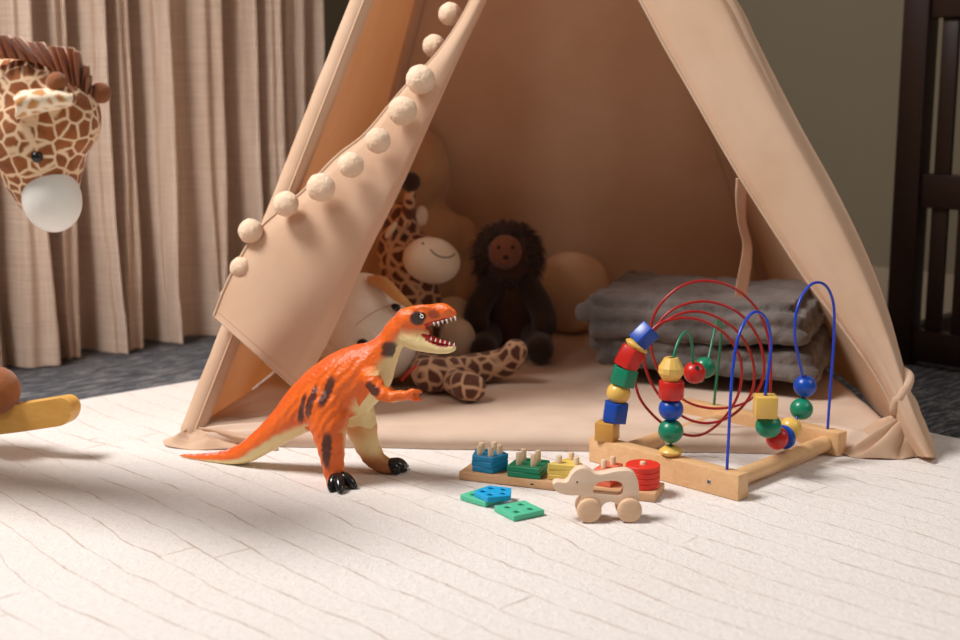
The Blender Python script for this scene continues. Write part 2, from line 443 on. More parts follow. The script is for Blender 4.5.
# curtain
CC = 3.44
cs0 = V((-1.22, CC-1.22, 0)); cend = V((-0.372, CC-0.372, 0))
cn = V((1, -1, 0)).normalized()
CL = (cend-cs0).length
def fold(s, z):
    k = s*12.6 - 0.28*math.sin(s*7.3)+0.22*math.sin(s*17+1)
    w = math.sin(2*PI*k)
    w2 = math.sin(4*PI*k+0.8+1.7*s)
    flare = 1.0+0.25*(1-sstep(0, 0.5, z))
    return (0.035*w+0.006*math.sin(6*PI*k+0.5)+0.010*w2+0.018*math.sin(2*PI*k*0.47+1.2)+0.004*mnoise.noise(V((s*14, z*5, 1))))*flare
def cur(i, j):
    z = FZ+0.004+j*1.75
    s = i*CL
    lat = 0.014*math.sin(2*PI*s*8.3+z*3)*(1-sstep(0, 0.45, z))
    p = cs0+D1*(s+lat)+cn*fold(s, z)
    zz = z+0.003*(1-j)*mnoise.noise(V((s*12, 0, 4)))
    return V((p.x, p.y, zz))
b = grid(cur, 420, 60)
# hem: a doubled band along the bottom
def hem(i, j):
    p = cur(i, j*0.05); return p+cn*0.0025
grid(hem, 420, 6, b)
ct = obj('curtain', b, M['curtain']); 
tag(centre(ct), 'long taupe linen curtain hanging in folds behind the giraffe head', 'curtain')

# crib at the right
cp = YD(906, 60, 2.60); cp.z = 0
cr = thing('crib', (cp.x, cp.y, FZ), 'dark brown wooden crib end with slats at the right edge', 'crib')
up = V((0, 0, 1)); cq = V((1, 1, 0)).normalized()
def cbox(name, s0, s1, z0, z1, th, off=0.0, bev=0.003):
    b = BM(); add_box(b, V((cp.x, cp.y, 0))+D2*((s0+s1)/2)+cq*off+up*((z0+z1)/2), (D2, cq, up), ((s1-s0)/2, th/2, (z1-z0)/2), bev)
    return obj(name, b, M['crib'], cr, True, 0.5)
cbox('post', 0.0, 0.052, FZ, 1.02, 0.045)
cbox('post', 0.60, 0.652, FZ, 1.02, 0.045)
cbox('rail', 0.052, 0.60, 0.655, 0.76, 0.03)
cbox('rail', 0.052, 0.60, 0.30, 0.365, 0.03)
cbox('rail', 0.052, 0.60, 0.0, 0.062, 0.03)
for k in range(10):
    s0 = 0.072+k*0.053
    cbox('slat', s0, s0+0.033, 0.355, 0.66, 0.012)
    cbox('slat', s0, s0+0.033, 0.055, 0.31, 0.012)
cbox('side_rail', 0.012, 0.04, 0.0, 0.062, 0.34, 0.17+0.02)

# ------------------------------------------------------------------ the tent
FL = G(188, 443); FR = G(926, 456)
ut = (FR-FL).normalized(); nt_ = V((-ut.y, ut.x, 0))
APX = YD(531, -430, (FL.y+FR.y)/2+0.44)
BL = FL+nt_*0.88+ut*0.06; BR = FR+nt_*0.88-ut*0.06
nf = (FR-FL).cross(APX-FL).normalized()
if nf.y > 0: nf = -nf
def FP(px, py, off=0.0): return PLN(px, py, FL+nf*off, nf)
tent = thing('play_tent', ((FL+FR+BL+BR)/4), 'beige canvas play tent with a pompom trimmed door flap, open at the front', 'tent')
def pole_of(foot, r=0.012, ext=0.16):
    d = (APX-foot).normalized(); b = BM(); add_cyl(b, foot+up*0.004, APX+d*ext, r, 16, 0.002)
    return obj('pole', b, M['pole'], tent, True, 0.6)
for ft in (FL, FR, BL, BR): pole_of(ft)
def sleeve(foot, r0, r1, seam_dir):
    b = BM(); n = 60; pts = []; rr = []
    for i in range(n):
        t = i/(n-1); p = foot.lerp(APX, 0.012+0.90*t)
        pts.append(p); rr.append(lerp(r0, r1, t)*(1+0.06*mnoise.noise(V((t*30, 2, 0)))))
    add_sweep(b, pts, rr, 18)
    # stitched ridge along the sleeve
    add_sweep(b, [p+seam_dir*(r*0.98) for p, r in zip(pts, rr)], [0.0022]*n, 6)
    return obj('pole_sleeve', b, M['tent'], tent)
sleeve(FL, 0.0185, 0.017, (nf+ut*0.5).normalized()); sleeve(FR, 0.016, 0.019, (nf-ut*0.3).normalized())
sleeve(BL, 0.017, 0.017, nt_); sleeve(BR, 0.017, 0.017, nt_)
def panel(name, A, B, bulge, nrm, z0=0.03, t1=0.93, seed=0):
    def fn(i, j):
        t = 0.002+(t1-0.002)*j
        a = A.lerp(APX, t); c = B.lerp(APX, t); p = a.lerp(c, i)
        s = math.sin(PI*i)
        sag = bulge*s*(1-0.6*j)
        wr = 0.006*s*mnoise.noise(V((i*5+seed, j*7, seed)))+0.004*s*math.sin(i*9+j*5+seed)*(1-j)
        p = p+nrm*(sag+wr)
        if j == 0: p.z = 0.001
        return p
    return obj(name, grid(fn, 48, 60), M['tent'], tent)
panel('side_panel', FL, BL, 0.012, -ut, seed=1)
panel('back_panel', BL, BR, 0.015, nt_, seed=2)
panel('side_panel', FR, BR, 0.012, ut, seed=3)

# door flaps
LE = [(520, -150), (497, -70), (471, 0), (440, 50), (405, 87), (388, 107), (364, 135), (336, 157), (302, 192), (262, 226), (240, 258), (224, 290), (214, 316)]
RE = [(540, -150), (513, -70), (487, 0), (464, 48), (444, 92), (424, 137), (405, 180), (388, 215), (372, 246), (352, 290), (334, 330), (316, 364), (298, 391)]
def flapL(i, j):
    l = poly_at(LE, j); r = poly_at(RE, j)
    q = i
    x, y = lerp(l[0], r[0], q), lerp(l[1], r[1], q)
    # edges curl back a little, the middle bellies out; it lies over the front pole lower down
    low = sstep(0.35, 0.95, j)
    off = 0.004+0.034*low*(1-sstep(0.1, 0.9, q))+0.026*math.sin(PI*q)*(0.35+0.65*low)
    off += 0.010*math.sin(q*4.2+j*5.0)*low*math.sin(PI*q)
    off -= 0.020*sstep(0.86, 1.0, q)*(1-0.3*low)
    off -= 0.012*(1-sstep(0, 0.12, q))*(1-low)
    return FP(x, y, off)
b = grid(flapL, 60, 90)
flap = obj('door_flap', b, M['tent'], tent)
b = BM()
hp = [flapL(0.0, j/120) for j in range(121)]
add_sweep(b, hp, [0.0024]*121, 8)
obj('trim_band', b, M['tent_seam'], flap)
b = BM(); add_sweep(b, [flapL(i/60, 1.0) for i in range(61)], [0.0016]*61, 8)
add_sweep(b, [flapL(i/60, 0.975)+nf*0.0004 for i in range(61)], [0.0006]*61, 6)
obj('hem', b, M['tent_seam'], flap)
def pompom(px, py, r, off, seed):
    c = FP(px, py, off); rr = r/F*c.y*1.02
    b = BM(); bmesh.ops.create_icosphere(b, subdivisions=5, radius=1)
    for v in b.verts:
        d = v.co.normalized()
        k = 1+0.03*mnoise.noise(d*7+V((seed, 0, 0)))+0.05*mnoise.noise(d*2.2+V((0, seed, 0)))+0.035*mnoise.noise(d*26+V((seed, 1, 0)))
        v.co = c+d*(rr*k)
    o = obj('pompom', b, M['pompom'], flap)
    return o
for k, (x, y, r, off) in enumerate([(450, 14, 11, -0.035), (434, 46, 11, -0.032), (420.5, 79.5, 14, 0.035), (402.5, 111, 14, 0.042), (378, 140.5, 12.5, 0.05), (351, 165, 12.5, 0.056), (321, 187.5, 14, 0.06), (286, 204, 12.5, 0.055), (250.5, 231, 12, 0.035), (241, 268, 11, 0.03), (228, 296, 8, 0.02)]):
    pompom(x, y, r, off, k*3.1)

LE2 = [(545, -150), (606, -60), (640, 0), (664, 45), (690, 90), (716, 136), (742, 180), (775, 232), (808, 282), (838, 322), (868, 364), (888, 398), (900, 432), (916, 456)]
RE2 = [(600, -150), (688, -70), (737, 0), (757, 40), (777, 80), (803, 130), (832, 182), (858, 234), (876, 276), (890, 316), (901, 356), (912, 396), (925, 428), (937, 458)]
def flapR(i, j):
    l = poly_at(LE2, j); r = poly_at(RE2, j)
    x, y = lerp(l[0], r[0], i), lerp(l[1], r[1], i)
    tw = sstep(0.6, 1, j)
    off = 0.006+0.020*math.sin(PI*i)+0.016*sstep(0.45, 0.85, i)+0.006*math.sin(i*8-j*9)*tw*math.sin(PI*i)
    off -= 0.035*sstep(0.82, 1.0, i)+0.006*(1-sstep(0, 0.1, i))
    return FP(x, y, off+0.010*tw)
b = grid(flapR, 60, 90)
flap2 = obj('door_flap', b, M['tent'], tent)
b = BM(); add_sweep(b, [flapR(0.0, j/120) for j in range(121)], [0.0026]*121, 8); obj('hem', b, M['tent_seam'], flap2)
# the ribbon hanging from the right flap
rp = [(743, 178), (741, 200), (742, 222), (747, 244), (746, 262), (743, 280), (741, 296)]
def rib(i, j):
    x, y = poly_at(rp, j); tw = 0.1+0.9*j+0.5*math.sin(j*5)
    c = FP(x, y, -0.02-0.10*j)
    w = (i-0.5)*0.022
    return c+ut*(w*math.cos(tw*0.9))+nt_*(w*math.sin(tw*0.9))
o = obj('tie_ribbon', grid(rib, 6, 50), M['tent'], flap2)
o.modifiers.new('thickness', 'SOLIDIFY').thickness = 0.001
# fabric twisted round the foot of the right pole, and bunched beside it
b = BM()
n = 70; pts = []; rr = []
for i in range(n):
    t = i/(n-1); p = FR.lerp(APX, 0.035+0.075*t); d = (APX-FR).normalized()
    e1 = d.orthogonal().normalized(); e2 = d.cross(e1); a = 0.6+t*2*PI*1.35
    pts.append(p+(e1*math.cos(a)+e2*math.sin(a))*0.020+nf*0.012); rr.append(0.0082*(0.35+0.65*math.sin(PI*min(1, max(0, t*0.94+0.03)))))
add_sweep(b, pts, rr, 12)
p0 = [FR.lerp(APX, t)+nf*0.008 for t in (0.0, 0.03, 0.07, 0.11, 0.16)]
add_sweep(b, smooth_path(p0, 24), smooth_rad([0.013, 0.017, 0.017, 0.017, 0.010], 24), 16)
me = fuse(b, 0.0028, 6); jitter(me, 0.0018, 60)
link_mesh('pole_wrap', me, M['tent'], tent)
def fan(name, gather, rim, h0, nf_, amp, seed):
    """gathered cloth: folds radiate from the pole's foot to a wandering rim on the floor"""
    R = [G(x, y, z) for x, y, z in rim]
    def fn(i, j):
        e = V(poly_at([tuple(q) for q in R], i)); r = j
        p = gather.lerp(e, r**0.9)
        ph = i*nf_*2*PI+1.2*mnoise.noise(V((i*3, r*2.2, seed)))*1.5
        s = (0.5+0.5*math.sin(ph))
        ridge = s**0.8
        env = math.sin(PI*min(1, r*0.93+0.05))
        z = p.z*(1-r)+e.z*r*0+h0*(1-r)**1.3*0.3+amp*ridge*env*(0.55+0.45*mnoise.noise(V((i*7, seed, 1))))
        lat = 0.006*math.sin(ph+1.3)*env
        q = V((p.x+ut.x*lat, p.y+ut.y*lat-0.004*ridge*env, max(0.0012, z+0.0015)))
        q += V((1, 0.3, 0.6))*0.0022*mnoise.noise(V((i*14, r*9, seed+4)))*env
        q.z = max(q.z, 0.0012)
        return q
    o = obj(name, grid(fn, 110, 44), M['tent'], tent); md = o.modifiers.new('thickness', 'SOLIDIFY'); md.thickness = 0.0015
    return o
fan('bunched_skirt', FR.lerp(APX, 0.035)+nf*0.012-ut*0.008, [(922, 457, 0), (905, 459.5, 0), (884, 460, 0), (862, 459, 0), (845, 456, 0), (842, 446, 0.012), (846, 432, 0.026), (856, 420, 0.028), (870, 412, 0.03)], 0.03, 4.2, 0.030, 3)
fan('bunched_skirt', FL.lerp(APX, 0.012)+nf*0.012, [(163, 441, 0), (166, 447, 0), (190, 450, 0), (226, 450, 0), (256, 447, 0.002), (276, 438, 0.020), (274, 428, 0.027), (254, 420, 0.028), (228, 414, 0.028)], 0.012, 3.3, 0.020, 8)

# floor cushion of the tent
MA = G(180, 446); MB = G(921, 456.5); MC = BR-nt_*0.05; MD = BL+ut*0.01-nt_*0.05
RA = V((0.70, -0.714, 0)).normalized(); RB = V((0.714, 0.70, 0)).normalized(); RE = G(837.6, 457.2)
TH = 0.026
def matp(i, j, top):
    a = MA.lerp(MB, i); c = MD.lerp(MC, i); p = a.lerp(c, j)
    w = (MB-MA).length; dpt = (MD-MA).length
    e = min(i*w, (1-i)*w, j*dpt, (1-j)*dpt)
    pr = lambda q, w_=0.028: math.sqrt(max(0, 1-(1-min(1, q/w_))**2))
    prof = pr(e)*pr(min(i*w, (1-i)*w), 0.05)
    und = 0.004*mnoise.noise(V((p.x*6, p.y*6, 0)))+0.0025*mnoise.noise(V((p.x*17, p.y*22, 2)))
    # quilting dimple and soft radial folds near the left foot
    fol = 0.004*math.sin(((p-MA).angle(ut)*26) if (p-MA).length > 1e-4 else 0)*math.exp(-(p-MA).length*5)
    wav = 0.006*mnoise.noise(V((i*9, 0, 7)))*(1-sstep(0, 0.15, j))
    q = p-nt_*0.0+nt_*wav
    z = 0.001+(TH*(0.42*pr(min(i*w, (1-i)*w), 0.05)+0.58*prof)+(und+fol)*prof if top else 0.0)
    # the toy's far rail presses the padding down
    da, db = (q-RE).dot(RA), (q-RE).dot(RB)
    out = max(-0.275-da, da-0.004, -db-0.006, db-0.030, 0.0)
    z = 0.0012+(z-0.0012)*sstep(0.0, 0.028, out) if top else z
    return V((q.x, q.y, z))
def warp(n):
    return [0.5-0.5*math.cos(PI*k/(n-1)) if True else 0 for k in range(n)]
ui = warp(110); uj = warp(90)
ui = sorted(ui+[0.55+0.003*k for k in range(1, 150)]); uj = sorted(uj+[0.003*k+0.0011 for k in range(1, 110)])
NU, NV = len(ui), len(uj)
b = BM()
T = [[b.verts.new(matp(i, j, True)) for j in uj] for i in ui]
B_ = [[b.verts.new(matp(i, j, False)) for j in uj] for i in ui]
for i in range(NU-1):
    for j in range(NV-1):
        b.faces.new((T[i][j], T[i+1][j], T[i+1][j+1], T[i][j+1])); b.faces.new((B_[i][j], B_[i][j+1], B_[i+1][j+1], B_[i+1][j]))
for i in range(NU-1):
    b.faces.new((T[i][0], B_[i][0], B_[i+1][0], T[i+1][0])); b.faces.new((T[i][NV-1], T[i+1][NV-1], B_[i+1][NV-1], B_[i][NV-1]))
for j in range(NV-1):
    b.faces.new((T[0][j], T[0][j+1], B_[0][j+1], B_[0][j])); b.faces.new((T[NU-1][j], B_[NU-1][j], B_[NU-1][j+1], T[NU-1][j+1]))
mt = obj('floor_cushion', b, M['mat'])
tag(centre(mt), 'thin padded beige cushion covering the floor of the play tent', 'cushion')
MZ = TH+0.002

# ------------------------------------------------------------------ soft things in the tent
def soft(ob, label, cat, group=None): return tag(ob, label, cat, group)
def hair(bm, c, r, n, ln, th, seed, keep=lambda d: True, ax=AX):
    rn = random.Random(seed); k = 0
    while k < n:
        d = V((rn.gauss(0, 1), rn.gauss(0, 1), rn.gauss(0, 1))).normalized()
        if not keep(d): continue
        k += 1
        p = c+ax[0]*(d.x*r[0])+ax[1]*(d.y*r[1])+ax[2]*(d.z*r[2])
        dd = (ax[0]*d.x+ax[1]*d.y+ax[2]*d.z+V((rn.gauss(0, 0.35), rn.gauss(0, 0.35), rn.gauss(-0.15, 0.35)))).normalized()
        L = ln*rn.uniform(0.6, 1.2); s = dd.orthogonal().normalized(); s2 = dd.cross(s)
        bend = V((0, 0, -L*0.25))
        base = [bm.verts.new(p+s*(th*math.cos(a))+s2*(th*math.sin(a))) for a in (0, 2.1, 4.2)]
        mid = [bm.verts.new(p+dd*(L*0.55)+(s*math.cos(a)+s2*math.sin(a))*(th*0.7)) for a in (0, 2.1, 4.2)]
        tip = bm.verts.new(p+dd*L+bend)
        for q in range(3):
            w = (q+1) % 3
            bm.faces.new((base[q], base[w], mid[w], mid[q])); bm.faces.new((mid[q], mid[w], tip))
# big seated plush at the back
yb = 2.64
bc = YD(420, 300, yb); bc.z = MZ
bear = thing('plush_toy', bc, 'large pale tan plush animal sitting behind the plush giraffe', 'plush toy')
b = BM()
add_ball(b, YD(417, 172, yb), (0.066, 0.065, 0.094))
add_ball(b, YD(428, 262, yb), (0.090, 0.085, 0.125)); 
b_c = YD(428, 262, yb)
add_ball(b, V((b_c.x, yb, MZ+0.088)), (0.105, 0.10, 0.095))
add_sweep(b, smooth_path([YD(458, 232, yb), YD(470, 270, yb-0.03), YD(466, 305, yb-0.07)], 16), [0.036]*16, 14)
add_sweep(b, smooth_path([YD(392, 232, yb), YD(376, 270, yb-0.02), YD(374, 300, yb-0.05)], 16), [0.036]*16, 14)
me = fuse(b, 0.006, 8); jitter(me, 0.004, 30)
for v in me.vertices: v.co.z = max(v.co.z, MZ)
link_mesh('body', me, M['bear_fur'], bear)
for (x, y, yy) in ((457, 322, 2.42), (352, 330, 2.50)):
    b = BM(); c = YD(x, y, yy); c.z = MZ+0.038
    add_sweep(b, smooth_path([c+V((-0.01, 0.13, 0.02)), c+V((0, 0.06, 0.0)), c], 12), smooth_rad([0.045, 0.036, 0.034], 12), 16)
    add_ball(b, c+V((0, -0.012, 0.004)), (0.036, 0.026, 0.043))
    me = fuse(b, 0.005, 6)
    for v in me.vertices: v.co.z = max(v.co.z, MZ)
    link_mesh('foot', me, M['cream_fur'], bear)

# giraffe plush
yg = 2.44
gc = YD(410, 330, yg); gc.z = MZ
gp = thing('plush_giraffe', gc, 'small brown spotted plush giraffe with a cream muzzle, sitting behind the dinosaur', 'plush toy')
def gp_l(pts, rads, y0s, n=24, flat=1.0):
    b = BM(); P = [YD(x, y, yy) for (x, y), yy in zip(pts, y0s)]
    k = yg/F
    add_sweep(b, smooth_path(P, n), smooth_rad([r*k for r in rads], n), 18, flat=flat)
    return b
b = gp_l([(403, 214), (402, 240), (404, 262), (412, 290), (414, 330), (412, 362)], [15, 24, 27, 28, 34, 34], [yg]*6, 40)
add_ball(b, YD(420, 252, yg-0.02), (0.040, 0.04, 0.034))
me = fuse(b, 0.005, 5)
for v in me.vertices: v.co.z = max(v.co.z, MZ)
link_mesh('body', me, M['giraffe_plush'], gp)
b = BM(); mc = YD(431.5, 260.5, yg-0.055)
ax = (V((0.96, -0.2, -0.18)).normalized(),); a0 = ax[0]; a2 = (up-a0*up.dot(a0)).normalized(); a1 = a2.cross(a0)
add_ball(b, mc, (0.053, 0.040, 0.042), (a0, a1, a2), 4)
mz_ = obj('muzzle', b, M['cream_fur'], gp)
# smile and nostril
def on_ball(c, r, axx, px, py):
    d = ray(px, py); o = CAM-c
    O = V([o.dot(axx[k])/r[k] for k in range(3)]); Dd = V([d.dot(axx[k])/r[k] for k in range(3)])
    A = Dd.dot(Dd); Bq = 2*O.dot(Dd); Cq = O.dot(O)-1; disc = Bq*Bq-4*A*Cq
    if disc < 0: return CAM+d*(-Bq/(2*A))
    return CAM+d*((-Bq-math.sqrt(disc))/(2*A))
mouth = [(430.5, 249.5), (433.5, 253), (438, 256), (444, 257.5), (450, 257), (455, 254)]
b = BM(); add_sweep(b, [on_ball(mc, (0.053, 0.040, 0.042), (a0, a1, a2), *poly_at(mouth, i/20)) for i in range(21)], [0.0011]*21, 6); obj('mouth', b, M['black_matte'], mz_)
b = BM(); add_ball(b, on_ball(mc, (0.053, 0.040, 0.042), (a0, a1, a2), 423, 243.5), (0.0028, 0.002, 0.002)); obj('nostril', b, M['black_matte'], mz_)
for pts, ys in (([(405, 222), (409, 205), (410.5, 190)], (yg-0.03,)*3), ([(388, 222), (389, 206), (390, 196)], (yg+0.02,)*3)):
    hb = gp_l(pts, [6.5, 6, 5.5], ys, 12); h = obj('horn', hb, M['giraffe_plush'], gp)
    b = BM(); x, y = pts[-1]; add_ball(b, YD(x, y-8, ys[0]), 0.0185, AX, 3); obj('horn_tip', b, M['dark_fur'], h)
b = BM(); e = YD(421.5, 216, yg-0.01); add_ball(b, e, (0.012, 0.006, 0.019), rotz(0.3)); obj('ear', b, M['cream_fur'], gp)
b = BM(); e = YD(391, 230, yg-0.042); aa = (V((0.55, -0.2, 0.8)).normalized(), V((0.1, -1, 0)).normalized()); add_ball(b, e, (0.019, 0.004, 0.006), (aa[0], aa[1], aa[0].cross(aa[1]))); obj('ear', b, M['cream_fur'], gp)
b = BM(); add_ball(b, YD(404.5, 236.5, yg-0.05), 0.0042); obj('eye', b, M['black'], gp)
def leg(pts, rads, zs):
    b = BM(); P = [V((-0.112, 2.40, MZ+0.045))]+[G(x, y, z) for (x, y), z in zip(pts, zs)]; rads = rads[:1]+rads
    add_sweep(b, smooth_path(P, 40), smooth_rad(rads, 40), 20)
    me = fuse(b, 0.0035, 4)
    for v in me.vertices: v.co.z = max(v.co.z, MZ+0.0005)
    return link_mesh('leg', me, M['giraffe_plush'], gp)
leg([(428, 373.5), (442, 373), (458, 371), (484, 367), (505, 362), (516, 350)], [0.028, 0.029, 0.026, 0.026, 0.025, 0.021], [MZ+0.03, MZ+0.03, MZ+0.028, MZ+0.028, MZ+0.036, MZ+0.060])
leg([(440, 373), (452, 380), (466, 386), (474, 388)], [0.020, 0.021, 0.024, 0.023], [MZ+0.022, MZ+0.022, MZ+0.024, MZ+0.022])


# white plush lying at the left
yw = 2.24
wc = YD(376, 330, yw); wc.z = MZ
wp = thing('plush_toy', wc, 'white plush animal with black eyes and tan ear lying behind the dinosaur', 'plush toy')
b = BM(); k = yw/F
add_ball(b, V((YD(367, 330, yw).x, yw, MZ+0.083)), (0.090, 0.085, 0.085))
add_ball(b, YD(362, 305, yw-0.01), (0.058, 0.06, 0.056))
add_ball(b, YD(390, 345, yw-0.02), (0.046, 0.05, 0.058))
me = fuse(b, 0.005, 10)
for v in me.vertices: v.co.z = max(v.co.z, MZ)
body = link_mesh('body', me, M['white_fur'], wp)
def snap(me_obj, px, py):             # where the camera's ray meets a mesh
    o = world_loc(me_obj); hit, loc, n, i = me_obj.ray_cast(CAM-o, ray(px, py).normalized())
    return (loc+o, n) if hit else (YD(px, py, yw-0.07), V((0, -1, 0)))
bpy.context.view_layer.update()
for (x, y) in ((395, 308), (362.5, 343.5)):
    p, n = snap(body, x, y); b = BM(); add_ball(b, p, (0.0095, 0.006, 0.008)); obj('eye', b, M['black'], wp)
b = BM(); P = [YD(372, 281, yw-0.04), YD(384, 284, yw-0.055), YD(397, 296, yw-0.06), YD(410, 306, yw-0.055)]
add_sweep(b, smooth_path(P, 20), smooth_rad([0.011, 0.016, 0.014, 0.007], 20), 14, flat=0.6); obj('ear', b, M['tan_ear'], wp)
P = [snap(body, x, y) for (x, y) in ((394, 304), (386, 307), (376, 311), (366, 317), (356, 325))]
b = BM(); add_sweep(b, [p+n*0.0002 for p, n in P], [0.0009]*5, 6); obj('seam', b, M['tan_fur'], wp)
b = BM(); P = [YD(402, 380, yw-0.09), YD(407, 374, yw-0.09), YD(416, 366, yw-0.085)]
add_sweep(b, smooth_path(P, 10), [0.003]*10, 8, flat=0.5); obj('ribbon', b, M['orange_strip'], wp)

# dark shaggy plush
yl = 2.52
lc = YD(508, 300, yl); lc.z = MZ
lp = thing('plush_toy', lc, 'dark brown plush animal with a shaggy mane sitting at the back of the tent', 'plush toy')
b = BM(); add_ball(b, YD(508, 256, yl), (0.055, 0.05, 0.055))
lb = V((YD(512, 300, yl).x, yl, MZ+0.065)); add_ball(b, lb, (0.055, 0.055, 0.085))
me = fuse(b, 0.006, 6); link_mesh('body', me, M['brown_fur'], lp)
for (x0, x1, x2) in ((492, 478, 476), (528, 541, 545)):
    b = BM(); P = [YD(x0, 285, yl-0.02), YD(x1, 308, yl-0.05), YD(x2, 326, yl-0.07)]
    for q in P: q.z = max(q.z, MZ+0.02)
    add_sweep(b, smooth_path(P, 14), [0.024]*14, 14); obj('arm', b, M['dark_fur'], lp)
for (x, yy) in ((484, 2.39), (540, 2.39)):
    b = BM(); c = YD(x, 330, yy); c.z = MZ+0.027
    add_sweep(b, smooth_path([lb+V((c.x-lb.x, 0.0, -0.03))*0.7, c+V((0, 0.05, 0)), c], 14), smooth_rad([0.03, 0.028, 0.025], 14), 14); obj('leg', b, M['dark_fur'], lp)
fc = YD(505, 252, yl-0.045)
b = BM(); add_ball(b, fc, (0.032, 0.020, 0.033)); add_ball(b, fc+V((0.0, -0.014, -0.012)), (0.018, 0.012, 0.013)); me = fuse(b, 0.003, 5); face = link_mesh('face', me, M['face_fur'], lp)
for dx in (-0.012, 0.014):
    b = BM(); add_ball(b, fc+V((dx, -0.018, 0.011)), 0.0035); obj('eye', b, M['black'], lp)
b = BM(); add_ball(b, fc+V((0.001, -0.026, -0.007)), (0.006, 0.004, 0.004)); obj('nose', b, M['black_matte'], lp)
b = BM(); hair(b, YD(508, 256, yl), (0.052, 0.05, 0.054), 1500, 0.026, 0.0022, 5, lambda d: not (d.y < -0.55 and abs(d.x) < 0.62 and abs(d.z) < 0.7))
o = obj('mane', b, M['brown_fur'], lp)

# round cushion behind
yc = 2.70
cc = YD(570, 264, yc)
b = BM(); add_ball(b, V((cc.x, yc, MZ+0.083)), (0.084, 0.055, 0.0855), (V((0.97, 0, -0.24)), V((0, 1, 0)), V((0.24, 0, 0.97))), 5)
o = obj('round_cushion', b, m_fur('cushion_fur', sr(222, 188, 150), sr(236, 204, 168))); jitter(o.data, 0.006, 14)
for v in o.data.vertices: v.co.z = max(v.co.z, MZ)
tag(centre(o), 'rounded tan cushion leaning at the back beside the dark shaggy plush', 'cushion')

# folded blankets
q0 = G(584, 382, MZ); q1 = G(850, 404, MZ)
bu = (q1-q0).normalized(); bv = V((-bu.y, bu.x, 0))
def fold_layer(bm, x0, x1, y0, y1, z0, z1, seed):
    r = (z1-z0)/2*0.98
    b = BM(); add_box(b, q0+bu*((x0+x1)/2)+bv*((y0+y1)/2)+up*((z0+z1)/2), (bu, bv, up), ((x1-x0)/2, (y1-y0)/2, (z1-z0)/2), r*0.9, 5)
    merge(bm, b)
def blanket(name, layers, label, seed):
    b = BM()
    for L in layers: fold_layer(b, *L, seed)
    me = fuse(b, 0.004, 3, 0.35)
    nrm = [v.normal.copy() for v in me.vertices]
    for v, n in zip(me.vertices, nrm):
        w = V((v.co.x, v.co.y, 0))
        v.co.z += 0.010*mnoise.noise(w*7+V((seed, 0, 0)))*sstep(0.03, 0.08, v.co.z)
        v.co += n*(0.0055*mnoise.noise(v.co*26+V((seed, 3, 0)))+0.003*mnoise.noise(v.co*60))
        v.co.z = max(v.co.z, MZ+0.0005)
    o = link_mesh(name, me, M['blanket']); return tag(centre(o), label, 'blanket', 'folded grey blankets')
z = MZ
blanket('folded_blanket', [(0.02, 0.395, 0.0, 0.32, z, z+0.026), (0.0, 0.385, 0.008, 0.33, z+0.0255, z+0.0515)], 'lower grey plush blanket, folded flat on the tent floor behind the bead maze', 4)
blanket('folded_blanket', [(0.006, 0.375, 0.0, 0.33, z+0.055, z+0.080), (-0.02, 0.365, 0.006, 0.33, z+0.0795, z+0.105), (-0.004, 0.345, 0.03, 0.33, z+0.1045, z+0.122)], 'upper grey plush blanket, folded on top of the other one', 9)

# ------------------------------------------------------------------ dinosaur
DT = G(222, 462.5); DM = G(361, 480)
du = (DM-DT).normalized(); ds = V((du.y, -du.x, 0))      # ds points to the viewer's side
def DP(px, py, off=0.0): return PLN(px, py, DM+ds*off, ds)
def dk(px, py): return DP(px, py).y/F*1.03
dino = thing('toy_dinosaur', (DM.x, DM.y, 0), 'orange and cream toy dinosaur with open jaws and black stripes, standing on the rug', 'toy dinosaur')
def dsw(bm, pts, rads, n, offs=None, flat=1.0, seg=20):
    offs = offs or [0]*len(pts)
    P = [DP(x, y, o) for (x, y), o in zip(pts, offs)]
    R = [r*dk(x, y) for (x, y), r in zip(pts, rads)]
    fl = flat if not hasattr(flat, '__len__') else [poly_at([(q,) for q in flat], i/(n-1))[0] for i in range(n)]
    add_sweep(bm, smooth_path(P, n), smooth_rad(R, n), seg, side=ds, flat=fl)
spine = [(181, 455.5), (200, 457.5), (222, 457.5), (244, 453), (264, 440.5), (286, 423), (306, 407), (328, 393), (350, 382), (370, 367), (382, 354), (391, 341), (399.5, 329), (411, 321)]
sprad = [1.6, 4.2, 6.8, 10.5, 13.5, 18, 25, 31, 34, 28, 18.5, 13.5, 13.5, 12]
spflat = [1, 1, 1, 1, 0.95, 0.92, 0.86, 0.82, 0.8, 0.8, 0.8, 0.8, 0.8, 0.85]
b = BM(); dsw(b, spine, sprad, 70, None, spflat)
# skull: upper jaw with a heavy brow and a drooping snout, lower jaw hanging open
dsw(b, [(406, 321), (418, 317), (432, 314), (444, 312), (452.5, 313.5)], [13, 12, 10, 9, 5], 24, None, [0.9, 0.95, 0.85, 0.8, 0.8])
dsw(b, [(404, 334), (418, 340.5), (432, 346), (445, 348.8), (453, 347.5)], [12, 10.5, 7.2, 5.2, 4.0], 24, None, [0.8, 0.85, 0.95, 1.05, 1.0])
dsw(b, [(414, 326), (422, 330), (428, 333)], [10, 8, 4], 10, None, 0.9)
for s in (1, -1):
    add_ball(b, DP(421.5, 314.5, s*0.0085), (0.0095, 0.007, 0.008), (du, ds, up), 2)          # brow
    add_ball(b, DP(447, 309.5, s*0.004), (0.007, 0.005, 0.004), (du, ds, up), 2)
    dsw(b, [(415, 309), (424, 307.5), (434, 308.5)], [3.4, 3.2, 2.0], 10, [s*0.008]*3)
